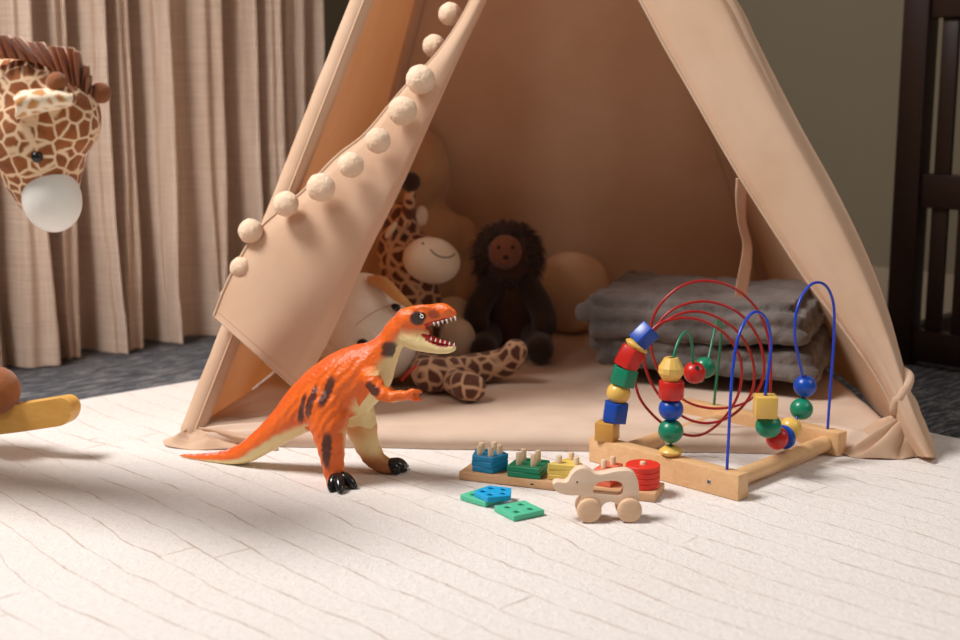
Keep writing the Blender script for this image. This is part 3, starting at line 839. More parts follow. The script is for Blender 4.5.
# near leg
nl = [(326, 402), (328, 420), (330.5, 442), (332.5, 460), (334.5, 474), (337, 484)]
off = lambda v, n: [v]*n
dsw(b, nl, [27, 22, 15.5, 11.8, 10.2, 10.0], 40, [0.022, 0.028, 0.032, 0.034, 0.035, 0.036], [0.62, 0.7, 0.9, 1, 1, 1])
FN = G(340, 489)
# far leg, set forward
fl_off = [-0.022, -0.030, -0.036, -0.040, -0.042, -0.044]
dsw(b, [(352, 404), (360, 424), (366, 443), (373, 456), (382, 464), (390, 467)], [24, 18.5, 13.5, 11.5, 9.5, 8], 40, fl_off, [0.62, 0.75, 0.9, 1, 1, 1])
# arms
for s, sh in ((1, 0), (-1, 5)):
    dsw(b, [(371+sh, 377), (377+sh, 388), (384+sh, 394.5), (393+sh, 396.5), (403+sh, 395), (410+sh, 395.5)], [9.5, 8.5, 7.2, 5.6, 4.8, 4.2], 26, [s*q for q in (0.026, 0.031, 0.034, 0.034, 0.032, 0.030)])
    dsw(b, [(407+sh, 393.5), (413+sh, 391), (417+sh, 392)], [3.2, 2.7, 1.3], 12, [s*0.034]*3)
    dsw(b, [(407+sh, 396), (413+sh, 398.5), (418+sh, 400.5)], [3.2, 2.8, 1.3], 12, [s*0.028]*3)
me = fuse(b, 0.0019, 5, 0.5)
org = V((DM.x, DM.y, 0))
def loc2(p): q = p-org; return V((q.dot(du), q.z)), q.dot(ds)
def tp(px, py): return loc2(DP(px, py))[0]
kk = DM.y/F
# wrinkles along the flank
nrm = [v.normal.copy() for v in me.vertices]
for v, n in zip(me.vertices, nrm):
    q, s = loc2(v.co)
    v.co += n*(0.00045*math.sin((q.x*0.75-q.y*0.55)*520+3*mnoise.noise(v.co*40))*sstep(0.015, 0.03, abs(s))+0.0005*mnoise.noise(v.co*95))
    if v.co.z < 0.0008: v.co.z = 0.0008
spl = [tp(x, y) for x, y in spine]; spr = [r*kk for r in sprad]
SP = [poly_at([tuple(p)+(r,) for p, r in zip(spl, spr)], i/160) for i in range(161)]
def ell(px, py, a, b_, ang, o=0.03):          # stripe: centre and half sizes in the toy's own side view
    return (loc2(DP(px, py, o))[0], a*kk, b_*kk, math.radians(ang), o)
stripes_near = [ell(303, 409, 3.8, 17, 18), ell(315, 401, 4.8, 19, 16), ell(330, 391, 5.0, 17, 18), ell(328, 449, 5.4, 20, 3, 0.045), ell(387.5, 350, 8, 8.5, 0, 0.018), ell(376, 387, 5.4, 10, -62)]
ORG = sr(238, 106, 28); ORD = sr(214, 74, 20); CRM = sr(240, 216, 156); TAN = sr(222, 160, 88); BLK = (0.022, 0.012, 0.010, 1); RED = sr(170, 28, 22); BRN = sr(120, 44, 22); LIL = sr(214, 168, 172)
def mixc(a, b_, t): return tuple(x+(y-x)*t for x, y in zip(a, b_))
eye2 = tp(421.5, 316.5); nos2 = tp(437, 313)
jaw_hinge = tp(430, 332)
toe_n = tp(338, 486); 
THIGH = loc2(DP(325, 408, 0.03))[0]; SHIN = loc2(DP(332, 450, 0.045))[0]
def paint(co, n):
    q, s = loc2(co)
    bi = min(range(161), key=lambda i: (SP[i][0]-q.x)**2+(SP[i][1]-q.y)**2)
    cx, cy, r = SP[bi]; j = min(bi+1, 160); i0 = max(j-1, 0)
    tx, ty = SP[j][0]-SP[i0][0], SP[j][1]-SP[i0][1]; L = math.hypot(tx, ty) or 1
    h = ((q.x-cx)*(-ty)+(q.y-cy)*tx)/L/max(r, 0.002)
    nz = mnoise.noise(co*30)*0.16+mnoise.noise(co*90)*0.08
    bw = sstep(44, 78, bi); t = sstep(lerp(-0.42, -0.85, bw), lerp(-0.02, -0.5, bw), h+nz)
    if bi > 112: t = sstep(-0.75, -0.1, h+nz)
    if s > 0.012:
        ct_ = THIGH; t = max(t, 1-sstep(0.8, 1.12, math.hypot((q.x-ct_.x)/(30*kk), (q.y-ct_.y)/(38*kk))))
    if abs(s) > 0.019 and tp(366, 390).x < q.x < tp(430, 390).x and tp(390, 406).y < q.y < tp(390, 371).y and abs(s) > 0.0225: t = 1.0
    c = mixc(CRM, ORG, t)
    c = mixc(c, ORD, 0.5*sstep(0.35, 0.95, h+nz))
    # ridge of pale spines on tail and nape
    if abs(s) < 0.006 and h > 0.75 and (bi < 48 or bi > 120): c = mixc(c, LIL, 0.7*sstep(-0.05, 0.15, mnoise.noise(co*160)+0.1))
    px_leg = q.y < tp(330, 424+6*mnoise.noise(co*40)).y
    if px_leg and q.x > tp(312, 430).x:
        if s > 0.004:                                   # near leg: orange outside, cream at its front inner edge
            lx = q.x-SHIN.x
            tt = 1-sstep(0.007, 0.016, lx*0.9-(s-0.032)*0.5+nz*0.02)
            c = mixc(CRM, ORG, tt)
        else:
            c = mixc(CRM, TAN, sstep(-0.6, 0.0, mnoise.noise(co*22)+0.2))
            c = mixc(c, BRN, 0.65*sstep(tp(378, 458).y, tp(390, 474).y, q.y))
    # head
    if q.x > tp(404, 330).x and q.y > tp(404, 362).y:
        up_ = sstep(tp(410, 338).y, tp(410, 324).y, q.y+nz*0.02)
        hc = mixc(CRM, ORG, up_)
        d = (V(q)-V(eye2)).length/kk
        hc = mixc(hc, (0.05, 0.02, 0.015, 1), 1-sstep(6.0, 9.0, d+nz*3))
        e2 = V(q)-V(nos2); d2 = math.hypot(e2.x/1.5, e2.y)/kk
        hc = mixc(hc, BRN, 0.75*(1-sstep(3.0, 5.6, d2+nz*3)))
        # inside of the mouth
        if q.x > tp(427, 330).x and n is not None:
            ym = lerp(tp(430, 331).y, tp(455, 331).y, 0)
            facing = (q.y > ym and n.z < -0.55) or (q.y < ym and n.z > 0.5) or (n.x*du.x+n.y*du.y > 0.75 and q.x < tp(437, 330).x)
            if facing and q.y < tp(440, 318).y+0.002: hc = RED
        c = hc
    if s > -0.5:
        for (ctr, a, b2, ang, o_) in stripes_near:
            if abs(s) < max(0.008, 0.5*o_): continue
            dx, dy = q.x-ctr.x, q.y-ctr.y
            ca, sa = math.cos(ang), math.sin(ang)
            u_, v_ = dx*ca-dy*sa, dx*sa+dy*ca
            u_ += 0.0022*mnoise.noise(V((v_*260, ctr.x*90, 0)))
            e = (abs(u_/a)**3.2+abs(v_/b2)**3.2)**(1/3.2)
            if e < 1.25 and not (px_leg and s < 0): c = mixc(c, (0.045, 0.018, 0.016, 1), 0.93*(1-sstep(0.72, 1.2, e+nz*0.8)))
    return c
ca = me.color_attributes.new('Paint', 'FLOAT_COLOR', 'POINT')
for v in me.vertices:
    c = paint(v.co, v.normal); ca.data[v.index].color = (max(0, c[0]), max(0, c[1]), max(0, c[2]), 1)
link_mesh('body', me, M['dino'], dino)
# toes and claws
def toe(P, rads):
    b = BM(); add_sweep(b, smooth_path(P, 14), smooth_rad(rads, 14), 12)
    for v in b.verts: v.co.z = max(v.co.z, 0.0006)
    obj('toe', b, M['black'], dino)
nf0 = DP(337.5, 483.5, 0.036); nf0.z = 0.011
for (x, y) in ((330.5, 489.5), (341, 491.5), (355.5, 486.5)):
    e = G(x, y, 0.004); m_ = nf0.lerp(e, 0.5); m_.z = 0.0125
    toe([nf0.lerp(e, 0.1)+up*0.003, m_, nf0.lerp(e, 0.82)+up*0.001, e], [0.0085, 0.0082, 0.0066, 0.0030])
ff0 = DP(389, 467, -0.044); ff0.z = 0.010
for (x, y) in ((405.5, 470), (407, 466), (398, 472.5)):
    e = G(x, y, 0.004); m_ = ff0.lerp(e, 0.5); m_.z = 0.0115
    toe([ff0.lerp(e, 0.05)+up*0.003, m_, ff0.lerp(e, 0.82)+up*0.001, e], [0.0085, 0.0080, 0.0064, 0.0030])
# eyes
for s in (1, -1):
    b = BM(); add_ball(b, DP(421.8, 316.4, s*0.0140), (0.0056, 0.0042, 0.0056), (du, ds, up)); e = obj('eye', b, M['black'], dino)
    b = BM(); c = DP(421.8, 316.4, s*0.0179)
    ring = [c+du*(0.0021*math.cos(a*PI/8))+up*(0.0021*math.sin(a*PI/8)) for a in range(16)]
    add_sweep(b, ring, [0.0007]*16, 6, closed=True); obj('eye_ring', b, M['white_gloss'], e)
# teeth and tongue
def tooth(p, d, L, r):
    b = BM(); add_lathe(b, p-d*0.001, (d.orthogonal().normalized(), d.cross(d.orthogonal().normalized()).normalized(), d), [(r, 0), (r*0.85, L*0.4), (r*0.15, L)], 8)
    obj('tooth', b, M['white_gloss'], dino)
for s in (1, -1):
    for k in range(6):
        t = k/5
        x, y = lerp(434, 455, t), lerp(322.8, 317.0, t**1.3)
        w = lerp(0.0078, 0.0024, t**1.6)
        tooth(DP(x, y, s*w), (-up+du*0.2).normalized(), (0.0066 if k % 2 else 0.0052), 0.0015)
        x, y = lerp(431, 454, t), lerp(339.5, 345.5, t)
        w = lerp(0.0082, 0.0026, t**1.6)
        tooth(DP(x, y, s*w), (up+du*0.15).normalized(), 0.0050, 0.0013)
b = BM(); P = [DP(424, 334), DP(432, 338.5), DP(441, 341.5), DP(448, 343)]
add_sweep(b, smooth_path(P, 14), smooth_rad([0.004, 0.0035, 0.003, 0.002], 14), 12, side=ds, flat=2.0)
obj('tongue', b, m_plain('tongue_red', sr(178, 34, 26), 0.3), dino)

# ------------------------------------------------------------------ peg sorting toy
SA = G(458.6, 480); SB = G(655, 503)
su = (SB-SA).normalized(); sv = V((-su.y, su.x, 0)); SL = (SB-SA).length; SW = 0.054; SH = 0.0118
ang_s = math.atan2(su.y, su.x)
so = thing('peg_sorter', (SA+SB)/2+sv*SW/2, 'long wooden peg sorter board with five groups of pegs, between the elephant and the tent', 'toy')
b = BM(); add_box(b, (SA+SB)/2+sv*(SW/2)+up*(SH/2+0.0004), (su, sv, up), (SL/2, SW/2, SH/2), 0.0018, 2)
obj('base', b, M['sorter'], so, True, 0.6)
b = BM(); c = G(530, 486, 0.006); add_ball(b, SA+su*((c-SA).dot(su))+sv*0.0004+up*0.006, (0.004, 0.0006, 0.0016), (su, sv, up)); obj('knot', b, M['crib'], so)
def spt(t, a=0, w=0): return SA+su*(SL*t+a)+sv*(SW/2+w)
def peg(p, z0, z1, r=0.0040):
    b = BM(); add_cyl(b, V((p.x, p.y, z0)), V((p.x, p.y, z1)), r, 18, 0.0008); obj('peg', b, M['peg'], so, True, 0.9)
PT = 0.0076
def circ(r, n=28, cx=0, cy=0): return [(cx+r*math.cos(2*PI*k/n), cy+r*math.sin(2*PI*k/n)) for k in range(n)]
def regular(n, R, a0): return [(R*math.cos(a0+2*PI*k/n), R*math.sin(a0+2*PI*k/n)) for k in range(n)]
def plate_mesh(poly, holes, hr=0.0036):
    b = BM(); add_prism(b, poly, AX, V((0, 0, 0)), PT-0.0002, 0.0007, 1, [circ(hr, 16, x, y) for x, y in holes])
    for e in b.edges:
        if len(e.link_faces) == 2 and e.calc_face_angle(0) > 0.5: e.smooth = False
    bmesh.ops.recalc_face_normals(b, faces=b.faces[:])
    me = bpy.data.meshes.new('plate'); b.to_mesh(me); b.free()
    for p in me.polygons: p.use_smooth = True
    return me
def plate(name, me, mat, loc, rz, label, group=None):
    if not me.materials: me.materials.append(mat)
    o = bpy.data.objects.new(name, me); COL.objects.link(o); o.location = loc; o.rotation_euler = (0, 0, rz)
    return tag(o, label, 'toy block', group)
P5 = regular(5, 0.0268, -0.52); H5 = [(0.0145*math.cos(-0.52+2*PI*k/5), 0.0145*math.sin(-0.52+2*PI*k/5)) for k in range(5)]
s4 = 0.0232; P4 = [(-s4, -s4), (s4, -s4), (s4, s4), (-s4, s4)]; H4 = [(x*0.0105, y*0.0105) for x in (-1, 1) for y in (-1, 1)]
P3 = [(-0.0245, -0.0165), (0.0245, -0.0165), (0.0035, 0.0235), (-0.0035, 0.0235)]; P3 = [(-0.0265, -0.017), (0.0265, -0.017), (0.003, 0.025), (-0.003, 0.025)]; H3 = [(-0.012, -0.009), (0.012, -0.009), (0, 0.011)]
P2 = [(-0.0125, -0.0215), (0.0125, -0.0215), (0.0125, 0.0215), (-0.0125, 0.0215)]; H2 = [(-0.002, -0.010), (0.002, 0.010)]
P1 = circ(0.0228, 48); H1 = [(0, 0)]
ORD_ = ['bottom', 'second', 'third', 'top']
def stack(t, w, poly, holes, cnt, mat, word, shape, rz, ptop):
    me = plate_mesh(poly, holes, 0.0044); c = spt(t, 0, w); zb = SH+0.0006
    for k in range(cnt):
        pos = {0: 'at the bottom of its stack', cnt-1: 'on top of its stack'}.get(k, 'in the middle of its stack' if cnt == 3 else ('second from the bottom of its stack' if k == 1 else 'third from the bottom of its stack'))
        o = plate('%s_plate' % shape, me, mat, (c.x, c.y, zb+k*PT), rz+(0.03*(-1)**k if cnt > 1 else 0), '%s %s plate %s on the peg sorter' % (word, shape, pos), '%s plates on the pegs' % word)
    for (x, y) in holes:
        ca_, sa_ = math.cos(rz), math.sin(rz)
        peg(c+V((x*ca_-y*sa_, x*sa_+y*ca_, 0)), SH, ptop)
stack(0.125, 0.001, P5, H5, 3, M['p_blue'], 'blue', 'pentagon', ang_s-0.55, SH+3*PT+0.0125)
stack(0.335, -0.001, P4, H4, 2, M['p_green'], 'green', 'square', ang_s+0.02, SH+2*PT+0.0165)
stack(0.545, 0.0, P3, H3, 3, M['p_yellow'], 'yellow', 'triangle', ang_s+0.06, SH+3*PT+0.0105)
stack(0.742, 0.0, P2, H2, 3, M['p_orange'], 'orange', 'rectangle', ang_s-0.15, SH+3*PT+0.0115)
stack(0.912, 0.001, P1, H1, 4, M['p_red'], 'red', 'disc', ang_s, SH+4*PT+0.004)
def quad_plate(corners, me, name, mat, z, label, rz0):
    c = sum(corners, V((0, 0, 0)))/4; e = corners[1]-corners[0]
    return plate(name, me, mat, (c.x, c.y, z), math.atan2(e.y, e.x)+rz0, label, 'loose plates on the rug')
m4 = plate_mesh(P4, H4, 0.0047)
cB = [G(494, 506.5, PT), G(513, 516, PT), G(544, 510.5, PT), G(526, 499.5, PT)]
quad_plate(cB, m4, 'square_plate', M['p_mint'], 0.0004, 'loose green square plate with four holes lying flat on the rug nearest the elephant', 0)
cA = [G(459, 495, PT), G(489.5, 504, PT), G(510, 493, PT), G(481, 486, PT)]
mA = m4.copy(); quad_plate(cA, mA, 'square_plate', M['p_mint'], 0.0004, 'loose green square plate lying on the rug partly under the loose blue pentagon', 0)
m5 = plate_mesh(P5, H5, 0.0044)
c = G(494.5, 491.5, 2*PT)
plate('pentagon_plate', m5, M['p_sky'], (c.x, c.y, PT+0.0006), -0.15, 'loose blue pentagon plate with five holes lying on a green square plate on the rug', 'loose plates on the rug')

# ------------------------------------------------------------------ wooden elephant
EP = G(590, 522.5); EQ = G(632, 521.8)
eu = (EQ-EP).normalized(); eu = V((1, 0.02, 0)).normalized(); ev = V((-eu.y, eu.x, 0))   # ev points away from the viewer
ks = (EP.y/F)/6*1.0
el_ = thing('wooden_elephant', EP+eu*0.022+ev*0.012, 'pale wooden elephant push toy on four round wheels, at the front of the rug', 'toy elephant')
E0 = EP-eu*0.001-ev*0.006
def e2(x, y): return ((x-300)*ks, (440-y)*ks*0.985)
outline = [(70, 200), (78, 183), (96, 176), (118, 178), (140, 182), (158, 179), (170, 165), (180, 143), (194, 120), (215, 99), (238, 89), (262, 86), (285, 92), (306, 107), (325, 121), (350, 128), (385, 126), (420, 118), (460, 109), (500, 104), (535, 104), (562, 111), (584, 128), (598, 154), (606, 185), (611, 225), (613, 280), (612, 330), (608, 372), (570, 380), (520, 374), (498, 350), (478, 328), (455, 313), (430, 308), (405, 314), (386, 330), (376, 352), (366, 378), (300, 386), (248, 374), (234, 345), (236, 318), (246, 292), (256, 272), (240, 264), (200, 266), (160, 263), (118, 252), (88, 236)]
hole = [(322, 246), (324, 222), (336, 198), (356, 179), (384, 172), (430, 169), (470, 172), (500, 184), (513, 204), (516, 234), (510, 258), (492, 269), (460, 268), (410, 262), (360, 256), (332, 254)]
def chaikin(p):
    o = []
    for i in range(len(p)):
        a, c = p[i], p[(i+1) % len(p)]; o.append((a[0]*.75+c[0]*.25, a[1]*.75+c[1]*.25)); o.append((a[0]*.25+c[0]*.75, a[1]*.25+c[1]*.75))
    return o
ETH = 0.017
b = BM(); add_prism(b, chaikin([e2(*p) for p in outline]), (eu, up, ev), E0+ev*0.009+V((0, 0, 0.0)), ETH, 0.0022, 3, [chaikin([e2(*p) for p in hole])])
obj('body', b, M['maple'], el_, True, 0.7)
WR = 0.0156
for x in (298, 552):
    for dv, out in ((0.0, -1), (0.009+ETH+0.0005, 1)):
        cx = (x-300)*ks; c = E0+eu*cx+up*(WR+0.0004)
        b = BM()
        prof = [(WR*0.90, 0), (WR, 0.0014), (WR, 0.0050), (WR*0.97, 0.0066), (WR*0.88, 0.0078), (WR*0.6, 0.0087), (0.0005, 0.0090)]
        base = c+ev*(0.0088 if out < 0 else dv)
        add_lathe(b, base, (eu, up, ev*out), prof, 40)
        w_ = obj('wheel', b, M['maple_dark'], el_, True, 1.0)
for dv, o_ in ((0.009, -1), (0.009+ETH, 1)):
    x, z = e2(222, 177); b = BM(); add_ball(b, E0+eu*x+up*z+ev*dv, (0.0012, 0.0006, 0.0012), (eu, ev, up)); obj('eye', b, M['black'], el_)

# ------------------------------------------------------------------ bead maze
def gy(px, py, z): return G(px, py, z)
R0 = G(737.6, 501.8); ra = V((0.707, -0.707, 0)); R00 = G(589, 438, 0.035)
ra = (R0-V((R00.x, R00.y, 0))).normalized(); rb = V((-ra.y, ra.x, 0)); RLn = (R0-V((R00.x, R00.y, 0))).length
RH, RT = 0.035, 0.0235
mo = R0-ra*RLn
Bq = G(837.6, 457.2); bd = (Bq-mo).dot(rb); ba1 = (Bq-mo).dot(ra)
maze = thing('bead_maze', mo+ra*RLn/2+rb*bd/2, 'wooden bead maze with red, blue and green wires and painted beads, right of the sorter', 'bead maze')
mb0 = G(695.5, 396, RH); ba0 = (mb0-mo).dot(ra)
def rail(a0, a1, b0):
    b = BM(); add_box(b, mo+ra*((a0+a1)/2)+rb*(b0+RT/2)+up*(RH/2+0.0004), (ra, rb, up), ((a1-a0)/2, RT/2, RH/2), 0.0014, 2)
    return obj('rail', b, M['beech'], maze, True, 0.6)
r1 = rail(0, RLn, 0.0); r2 = rail(ba0, ba1, bd)
def MP(a, bb, z): return mo+ra*a+rb*bb+up*z
for a in (0.040, RLn-0.030):
    b = BM(); add_cyl(b, MP(a, RT-0.002, 0.0165), MP(a+(ba1-RLn)*0.6, bd+0.002, 0.0165), 0.0118, 28); obj('crossbar', b, M['beech'], maze, True, 0.8)
sc = PLN(709, 482, mo, rb)
b = BM(); add_lathe(b, sc+rb*0.0004, (ra, up, -rb), [(0.0034, 0), (0.0034, 0.0006), (0.0028, 0.0012)], 20); s_ = obj('screw', b, M['screw'], r1, True, 0.8)
b = BM(); add_lathe(b, sc-rb*0.0008, (ra, up, -rb), [(0.0014, 0), (0.0014, 0.0006)], 6); obj('screw_socket', b, M['black'], r1, False)
b = BM(); c = PLN(686, 482.5, mo, rb); add_ball(b, c, (0.006, 0.0005, 0.0032), (ra, rb, up)); obj('knot', b, M['sorter'], r1)
WRD = 0.0021
def wire(P, mat): b = BM(); add_sweep(b, P, [WRD]*len(P), 10); return obj('wire', b, mat, maze)
def bead(kind, c, axis, mat, r, h, label, spin=0.0):
    z = axis.normalized(); x = (ra-z*ra.dot(z)).normalized(); y = z.cross(x)
    x, y = x*math.cos(spin)+y*math.sin(spin), y*math.cos(spin)-x*math.sin(spin)
    b = BM(); sh = None
    if kind == 'ball': add_ball(b, c, (r, r, h), (x, y, z), 4)
    elif kind == 'cube': add_box(b, c, (x, y, z), (r, r, h), 0.0014, 2); sh = 0.7
    elif kind == 'hex': add_prism(b, regular(6, r, 0), (x, y, z), c-z*h, 2*h, 0.0011, 2); sh = 0.6
    elif kind == 'cyl': add_lathe(b, c, (x, y, z), [(r*0.3, -h), (r*0.93, -h), (r, -h*0.85), (r, h*0.85), (r*0.93, h), (r*0.3, h)], 32); sh = 0.9
    elif kind == 'facet': add_lathe(b, c, (x, y, z), [(r*0.3, -h), (r*0.55, -h), (r, -h*0.22), (r, h*0.22), (r*0.55, h), (r*0.3, h)], 12); sh = 0.35
    elif kind == 'disc': add_lathe(b, c, (x, y, z), [(r*0.25, -h), (r*0.5, -h), (r*0.97, -h*0.15), (r, 0), (r*0.97, h*0.15), (r*0.5, h), (r*0.25, h)], 32)
    o = obj('bead', b, mat, maze, True, sh); tag(o, label)
    b = BM(); add_lathe(b, c+z*(h*0.985), (x, y, z), [(0.0033, 0), (0.0033, 0.0005)], 16); obj('bead_hole', b, M['black_matte'], o, False)
    return o
# red wire: up through the stack of beads, then three and a half receding loops, down to the far rail
y0 = MP(0.024, RT/2, 0).y
fa = MP(0.024, RT/2, RH)
redpx = [(611, 436), (613.5, 424), (615.5, 411), (618.5, 393), (624, 376), (629, 358), (637.5, 345), (643.5, 336)]
def rail_end(px, py):
    return MP((PLN(px, py, MP(0, bd+RT/2, 0), rb)-mo).dot(ra), bd+RT/2, RH)
endp = rail_end(770, 410)
P = []
for i in range(30):
    t = i/29; x, y = poly_at(redpx, t); P.append(YD(x, y, lerp(fa.y, y0+0.008, t)))
loops = []
# per half turn: (left x, top y, right x, bottom y)
ks_ = [(650, 332), (662, 322.5), (684, 318), (706, 322), (728, 337), (741, 362), (739, 392), (724, 418), (702, 434.5), (680, 433), (656, 418), (638, 394), (636, 364),
       (647, 340), (664, 322), (688, 312), (712, 315), (737, 331), (752, 358), (753, 388), (738, 411), (714, 422.5), (690, 420), (668, 405), (652, 384), (644, 358),
       (652, 334), (668, 313), (690, 303), (714, 302.5), (740, 314), (759, 340), (764, 372), (754, 396), (734, 406.5), (708, 408), (684, 400), (664, 380), (652, 352),
       (652, 322), (664, 300), (684, 285), (708, 281), (734, 288), (756, 308), (768, 336), (771, 366), (770, 398)]
nL = len(ks_)
for i in range(260):
    t = i/259; x, y = poly_at(ks_, t); P.append(YD(x, y, lerp(y0+0.010, endp.y, t)))
P.append(endp-up*0.002)
red_P = P
wire(P, M['w_red'])
kb = y0/F
def rb_at(t):
    x, y = poly_at(redpx, t); p = YD(x, y, lerp(fa.y, y0+0.008, t)); x, y = poly_at(redpx, min(1, t+0.04)); q = YD(x, y, lerp(fa.y, y0+0.008, min(1, t+0.04)))
    if t > 0.97: x, y = poly_at(redpx, t-0.04); q = p+(p-YD(x, y, lerp(fa.y, y0+0.008, t-0.04)))
    return p, (q-p)
def near_t(px, py):
    return min((i/400 for i in range(401)), key=lambda t: (poly_at(redpx, t)[0]-px)**2+(poly_at(redpx, t)[1]-py)**2)
fc = fa+up*0.0118
fc = fa+up*0.0136
bead('cube', fc, up, M['b_tan'], 0.0142, 0.0134, 'tan cube bead', 0.35)
for (kind, px, py, mat, r, h, lab, sp) in (('hex', 615.5, 412.0, 'blue', 0.0192, 0.0142, 'blue hexagonal bead at the foot of the stack', 0.2), ('ball', 618.5, 393, 'yellow', 0.0172, 0.0162, 'round yellow bead', 0), ('hex', 624, 376.5, 'green', 0.0192, 0.0128, 'green hexagonal bead', 0.35),
                                       ('hex', 629.5, 358, 'red', 0.0192, 0.0150, 'red hexagonal bead', 0.3), ('disc', 636.5, 346, 'yellow', 0.0180, 0.0085, 'thin yellow bead', 0), ('hex', 644, 336, 'blue', 0.0182, 0.0148, 'blue hexagonal bead on top of the stack', 0.25)):
    t = near_t(px, py); p, d = rb_at(t)
    if lab.endswith('top of the stack'): d = (V((0.72, 0.1, 0.70)))
    bead(kind, YD(px, py, p.y), d, M['b_'+mat], r, h, lab, sp)
# green wire
ga = PLN(671, 450, MP(0, RT/2, 0), rb); g0 = MP((ga-mo).dot(ra), RT/2, RH)
g1 = rail_end(714, 401)
gn = V((-(g1-g0).y, (g1-g0).x, 0)).normalized()
gpx = [(671, 446), (670.5, 425), (671, 400), (672, 380), (673, 362), (677, 345), (683, 334), (689, 333), (692, 345), (693, 362), (695, 374), (701, 381), (706, 372), (709, 357), (713, 338), (717, 321.5), (720, 321), (721.5, 331), (718.5, 364), (714, 401)]
gdep = [0, 0, 0, 0, 0, 0.03, 0.07, 0.12, 0.17, 0.2, 0.24, 0.36, 0.50, 0.56, 0.62, 0.70, 0.82, 0.92, 0.98, 1.0]
def gpt(t):
    x, y = poly_at(gpx, t); d = poly_at([(q,) for q in gdep], t)[0]
    return YD(x, y, lerp(g0.y, g1.y, max(0, min(1, d))))
P = [g0-up*0.003]+[gpt(i/150) for i in range(2, 148)]+[g1-up*0.003]
wire(P, M['w_green'])
for (kind, px, py, mat, r, h, lab) in (('disc', 671, 447, 'yellow', 0.0168, 0.0075, 'thin yellow bead resting on the rail'), ('ball', 670.8, 431, 'green', 0.0174, 0.0168, 'round green bead low on the green wire'), ('ball', 671, 409, 'blue', 0.0170, 0.0162, 'round blue bead'), ('cyl', 671.3, 389.5, 'red', 0.0172, 0.0125, 'red drum bead'), ('facet', 671, 370, 'yellow', 0.0174, 0.0172, 'faceted yellow bead')):
    y_ = g0.y
    c = YD(px, py, y_)
    if kind == 'disc': c.z = RH+0.0066
    bead(kind, c, V((0.02, 0, 1)), M['b_'+mat], r, h, lab)
bead('ball', YD(694.5, 372.5, lerp(g0.y, g1.y, 0.22)), V((0.1, -0.75, 0.55)), M['b_red'], 0.0158, 0.0155, 'round red bead hanging on the green wire')
bead('ball', YD(704.5, 367.5, lerp(g0.y, g1.y, 0.46)), V((0.3, 0.75, 0.6)), M['b_green'], 0.0160, 0.0155, 'round green bead behind the red one')
# blue wire
ba_ = PLN(727, 468, MP(0, RT/2, 0), rb); h0 = MP((ba_-mo).dot(ra), RT/2, RH)
h1 = rail_end(828, 422)
hd = (h1-h0); hn = V((-hd.y, hd.x, 0)).normalized()
bpx = [(727, 466), (728.5, 440), (730, 408), (732.5, 372), (738, 338), (748, 317), (758, 312), (767, 321), (771, 342), (769, 368), (765.5, 393), (766, 412), (770, 428), (779, 437), (790, 430), (799, 412), (804, 386), (799, 360), (795, 338), (796, 314), (803, 294), (814, 283), (826, 286), (833.5, 304), (834, 336), (831, 380), (828, 422)]
def bpt(t):
    x, y = poly_at(bpx, t); p = PLN(x, y, h0, hn)
    return p if p.y < h1.y+0.004 else YD(x, y, h1.y+0.004)
P = [h0-up*0.003]+[bpt(i/180) for i in range(2, 179)]+[h1-up*0.003]
wire(P, M['w_blue'])
for (kind, px, py, mat, r, h, d, lab, sp) in (('cube', 765.3, 406, 'yellow', 0.0148, 0.0150, V((0, 0, 1)), 'yellow cube bead', 0.75), ('ball', 768.5, 426, 'green', 0.0180, 0.0165, V((0.15, 0.15, -0.9)), 'round green bead under the yellow cube', 0),
                                        ('ball', 777, 438, 'red', 0.0165, 0.0130, V((0.6, 0.6, -0.25)), 'round red bead in the dip of the blue wire', 0), ('cyl', 784, 437, 'blue', 0.0172, 0.0034, V((0.6, 0.6, 0.15)), 'thin blue disc bead', 0),
                                        ('ball', 790.5, 428, 'yellow', 0.0160, 0.0150, V((0.5, 0.5, 0.6)), 'round yellow bead in the dip of the blue wire', 0), ('ball', 801.5, 409, 'green', 0.0163, 0.0155, V((0.1, 0.1, 1)), 'round green bead under the blue one', 0), ('ball', 805, 386, 'blue', 0.0163, 0.0158, V((-0.1, -0.1, 1)), 'round blue bead high on the blue wire', 0)):
    bead(kind, PLN(px, py, h0, hn), d, M['b_'+mat], r, h, lab, sp)

# ------------------------------------------------------------------ giraffe rocker at the left
gu = V((0.966, -0.259, 0)); gn2 = V((0.259, 0.966, 0))
yh = 1.57
hk = yh/F
gr = thing('giraffe_rocker', (-1.03, 1.815, 0), 'plush spotted giraffe rocker on wooden runners, its head hanging in at the left edge', 'rocking toy')
b = BM()
HP = [(32, 98), (36, 120), (38, 150), (46, 188)]
add_sweep(b, smooth_path([YD(x, y, yh) for x, y in HP], 24), smooth_rad([45*hk, 52*hk, 51*hk, 34*hk], 24), 24)
add_ball(b, YD(62, 118, yh-0.01), (38*hk, 0.05, 42*hk))
add_ball(b, YD(50, 196, yh-0.012), (29*hk, 0.038, 16*hk))
neck = [YD(42, 100, yh), YD(0, 102, yh+0.02), YD(-60, 136, yh+0.08), YD(-140, 220, yh+0.16), YD(-220, 300, yh+0.24)]
add_sweep(b, smooth_path(neck, 30), smooth_rad([0.048, 0.052, 0.062, 0.078, 0.10], 30), 24)
bc_ = V((-1.08, 1.82, 0.27))
add_sweep(b, smooth_path([bc_-gu*0.20, bc_, bc_+gu*0.12], 20), smooth_rad([0.09, 0.115, 0.10], 20), 24)
me = fuse(b, 0.005, 6); link_mesh('body', me, M['giraffe_rider'], gr)
b = BM(); add_ball(b, YD(52, 199, yh-0.02), (28.5*hk, 0.036, 33*hk), (V((0.985, 0, 0.17)), V((0, 1, 0)), V((-0.17, 0, 0.985))), 4)
obj('muzzle', b, M['muzzle_white'], gr)
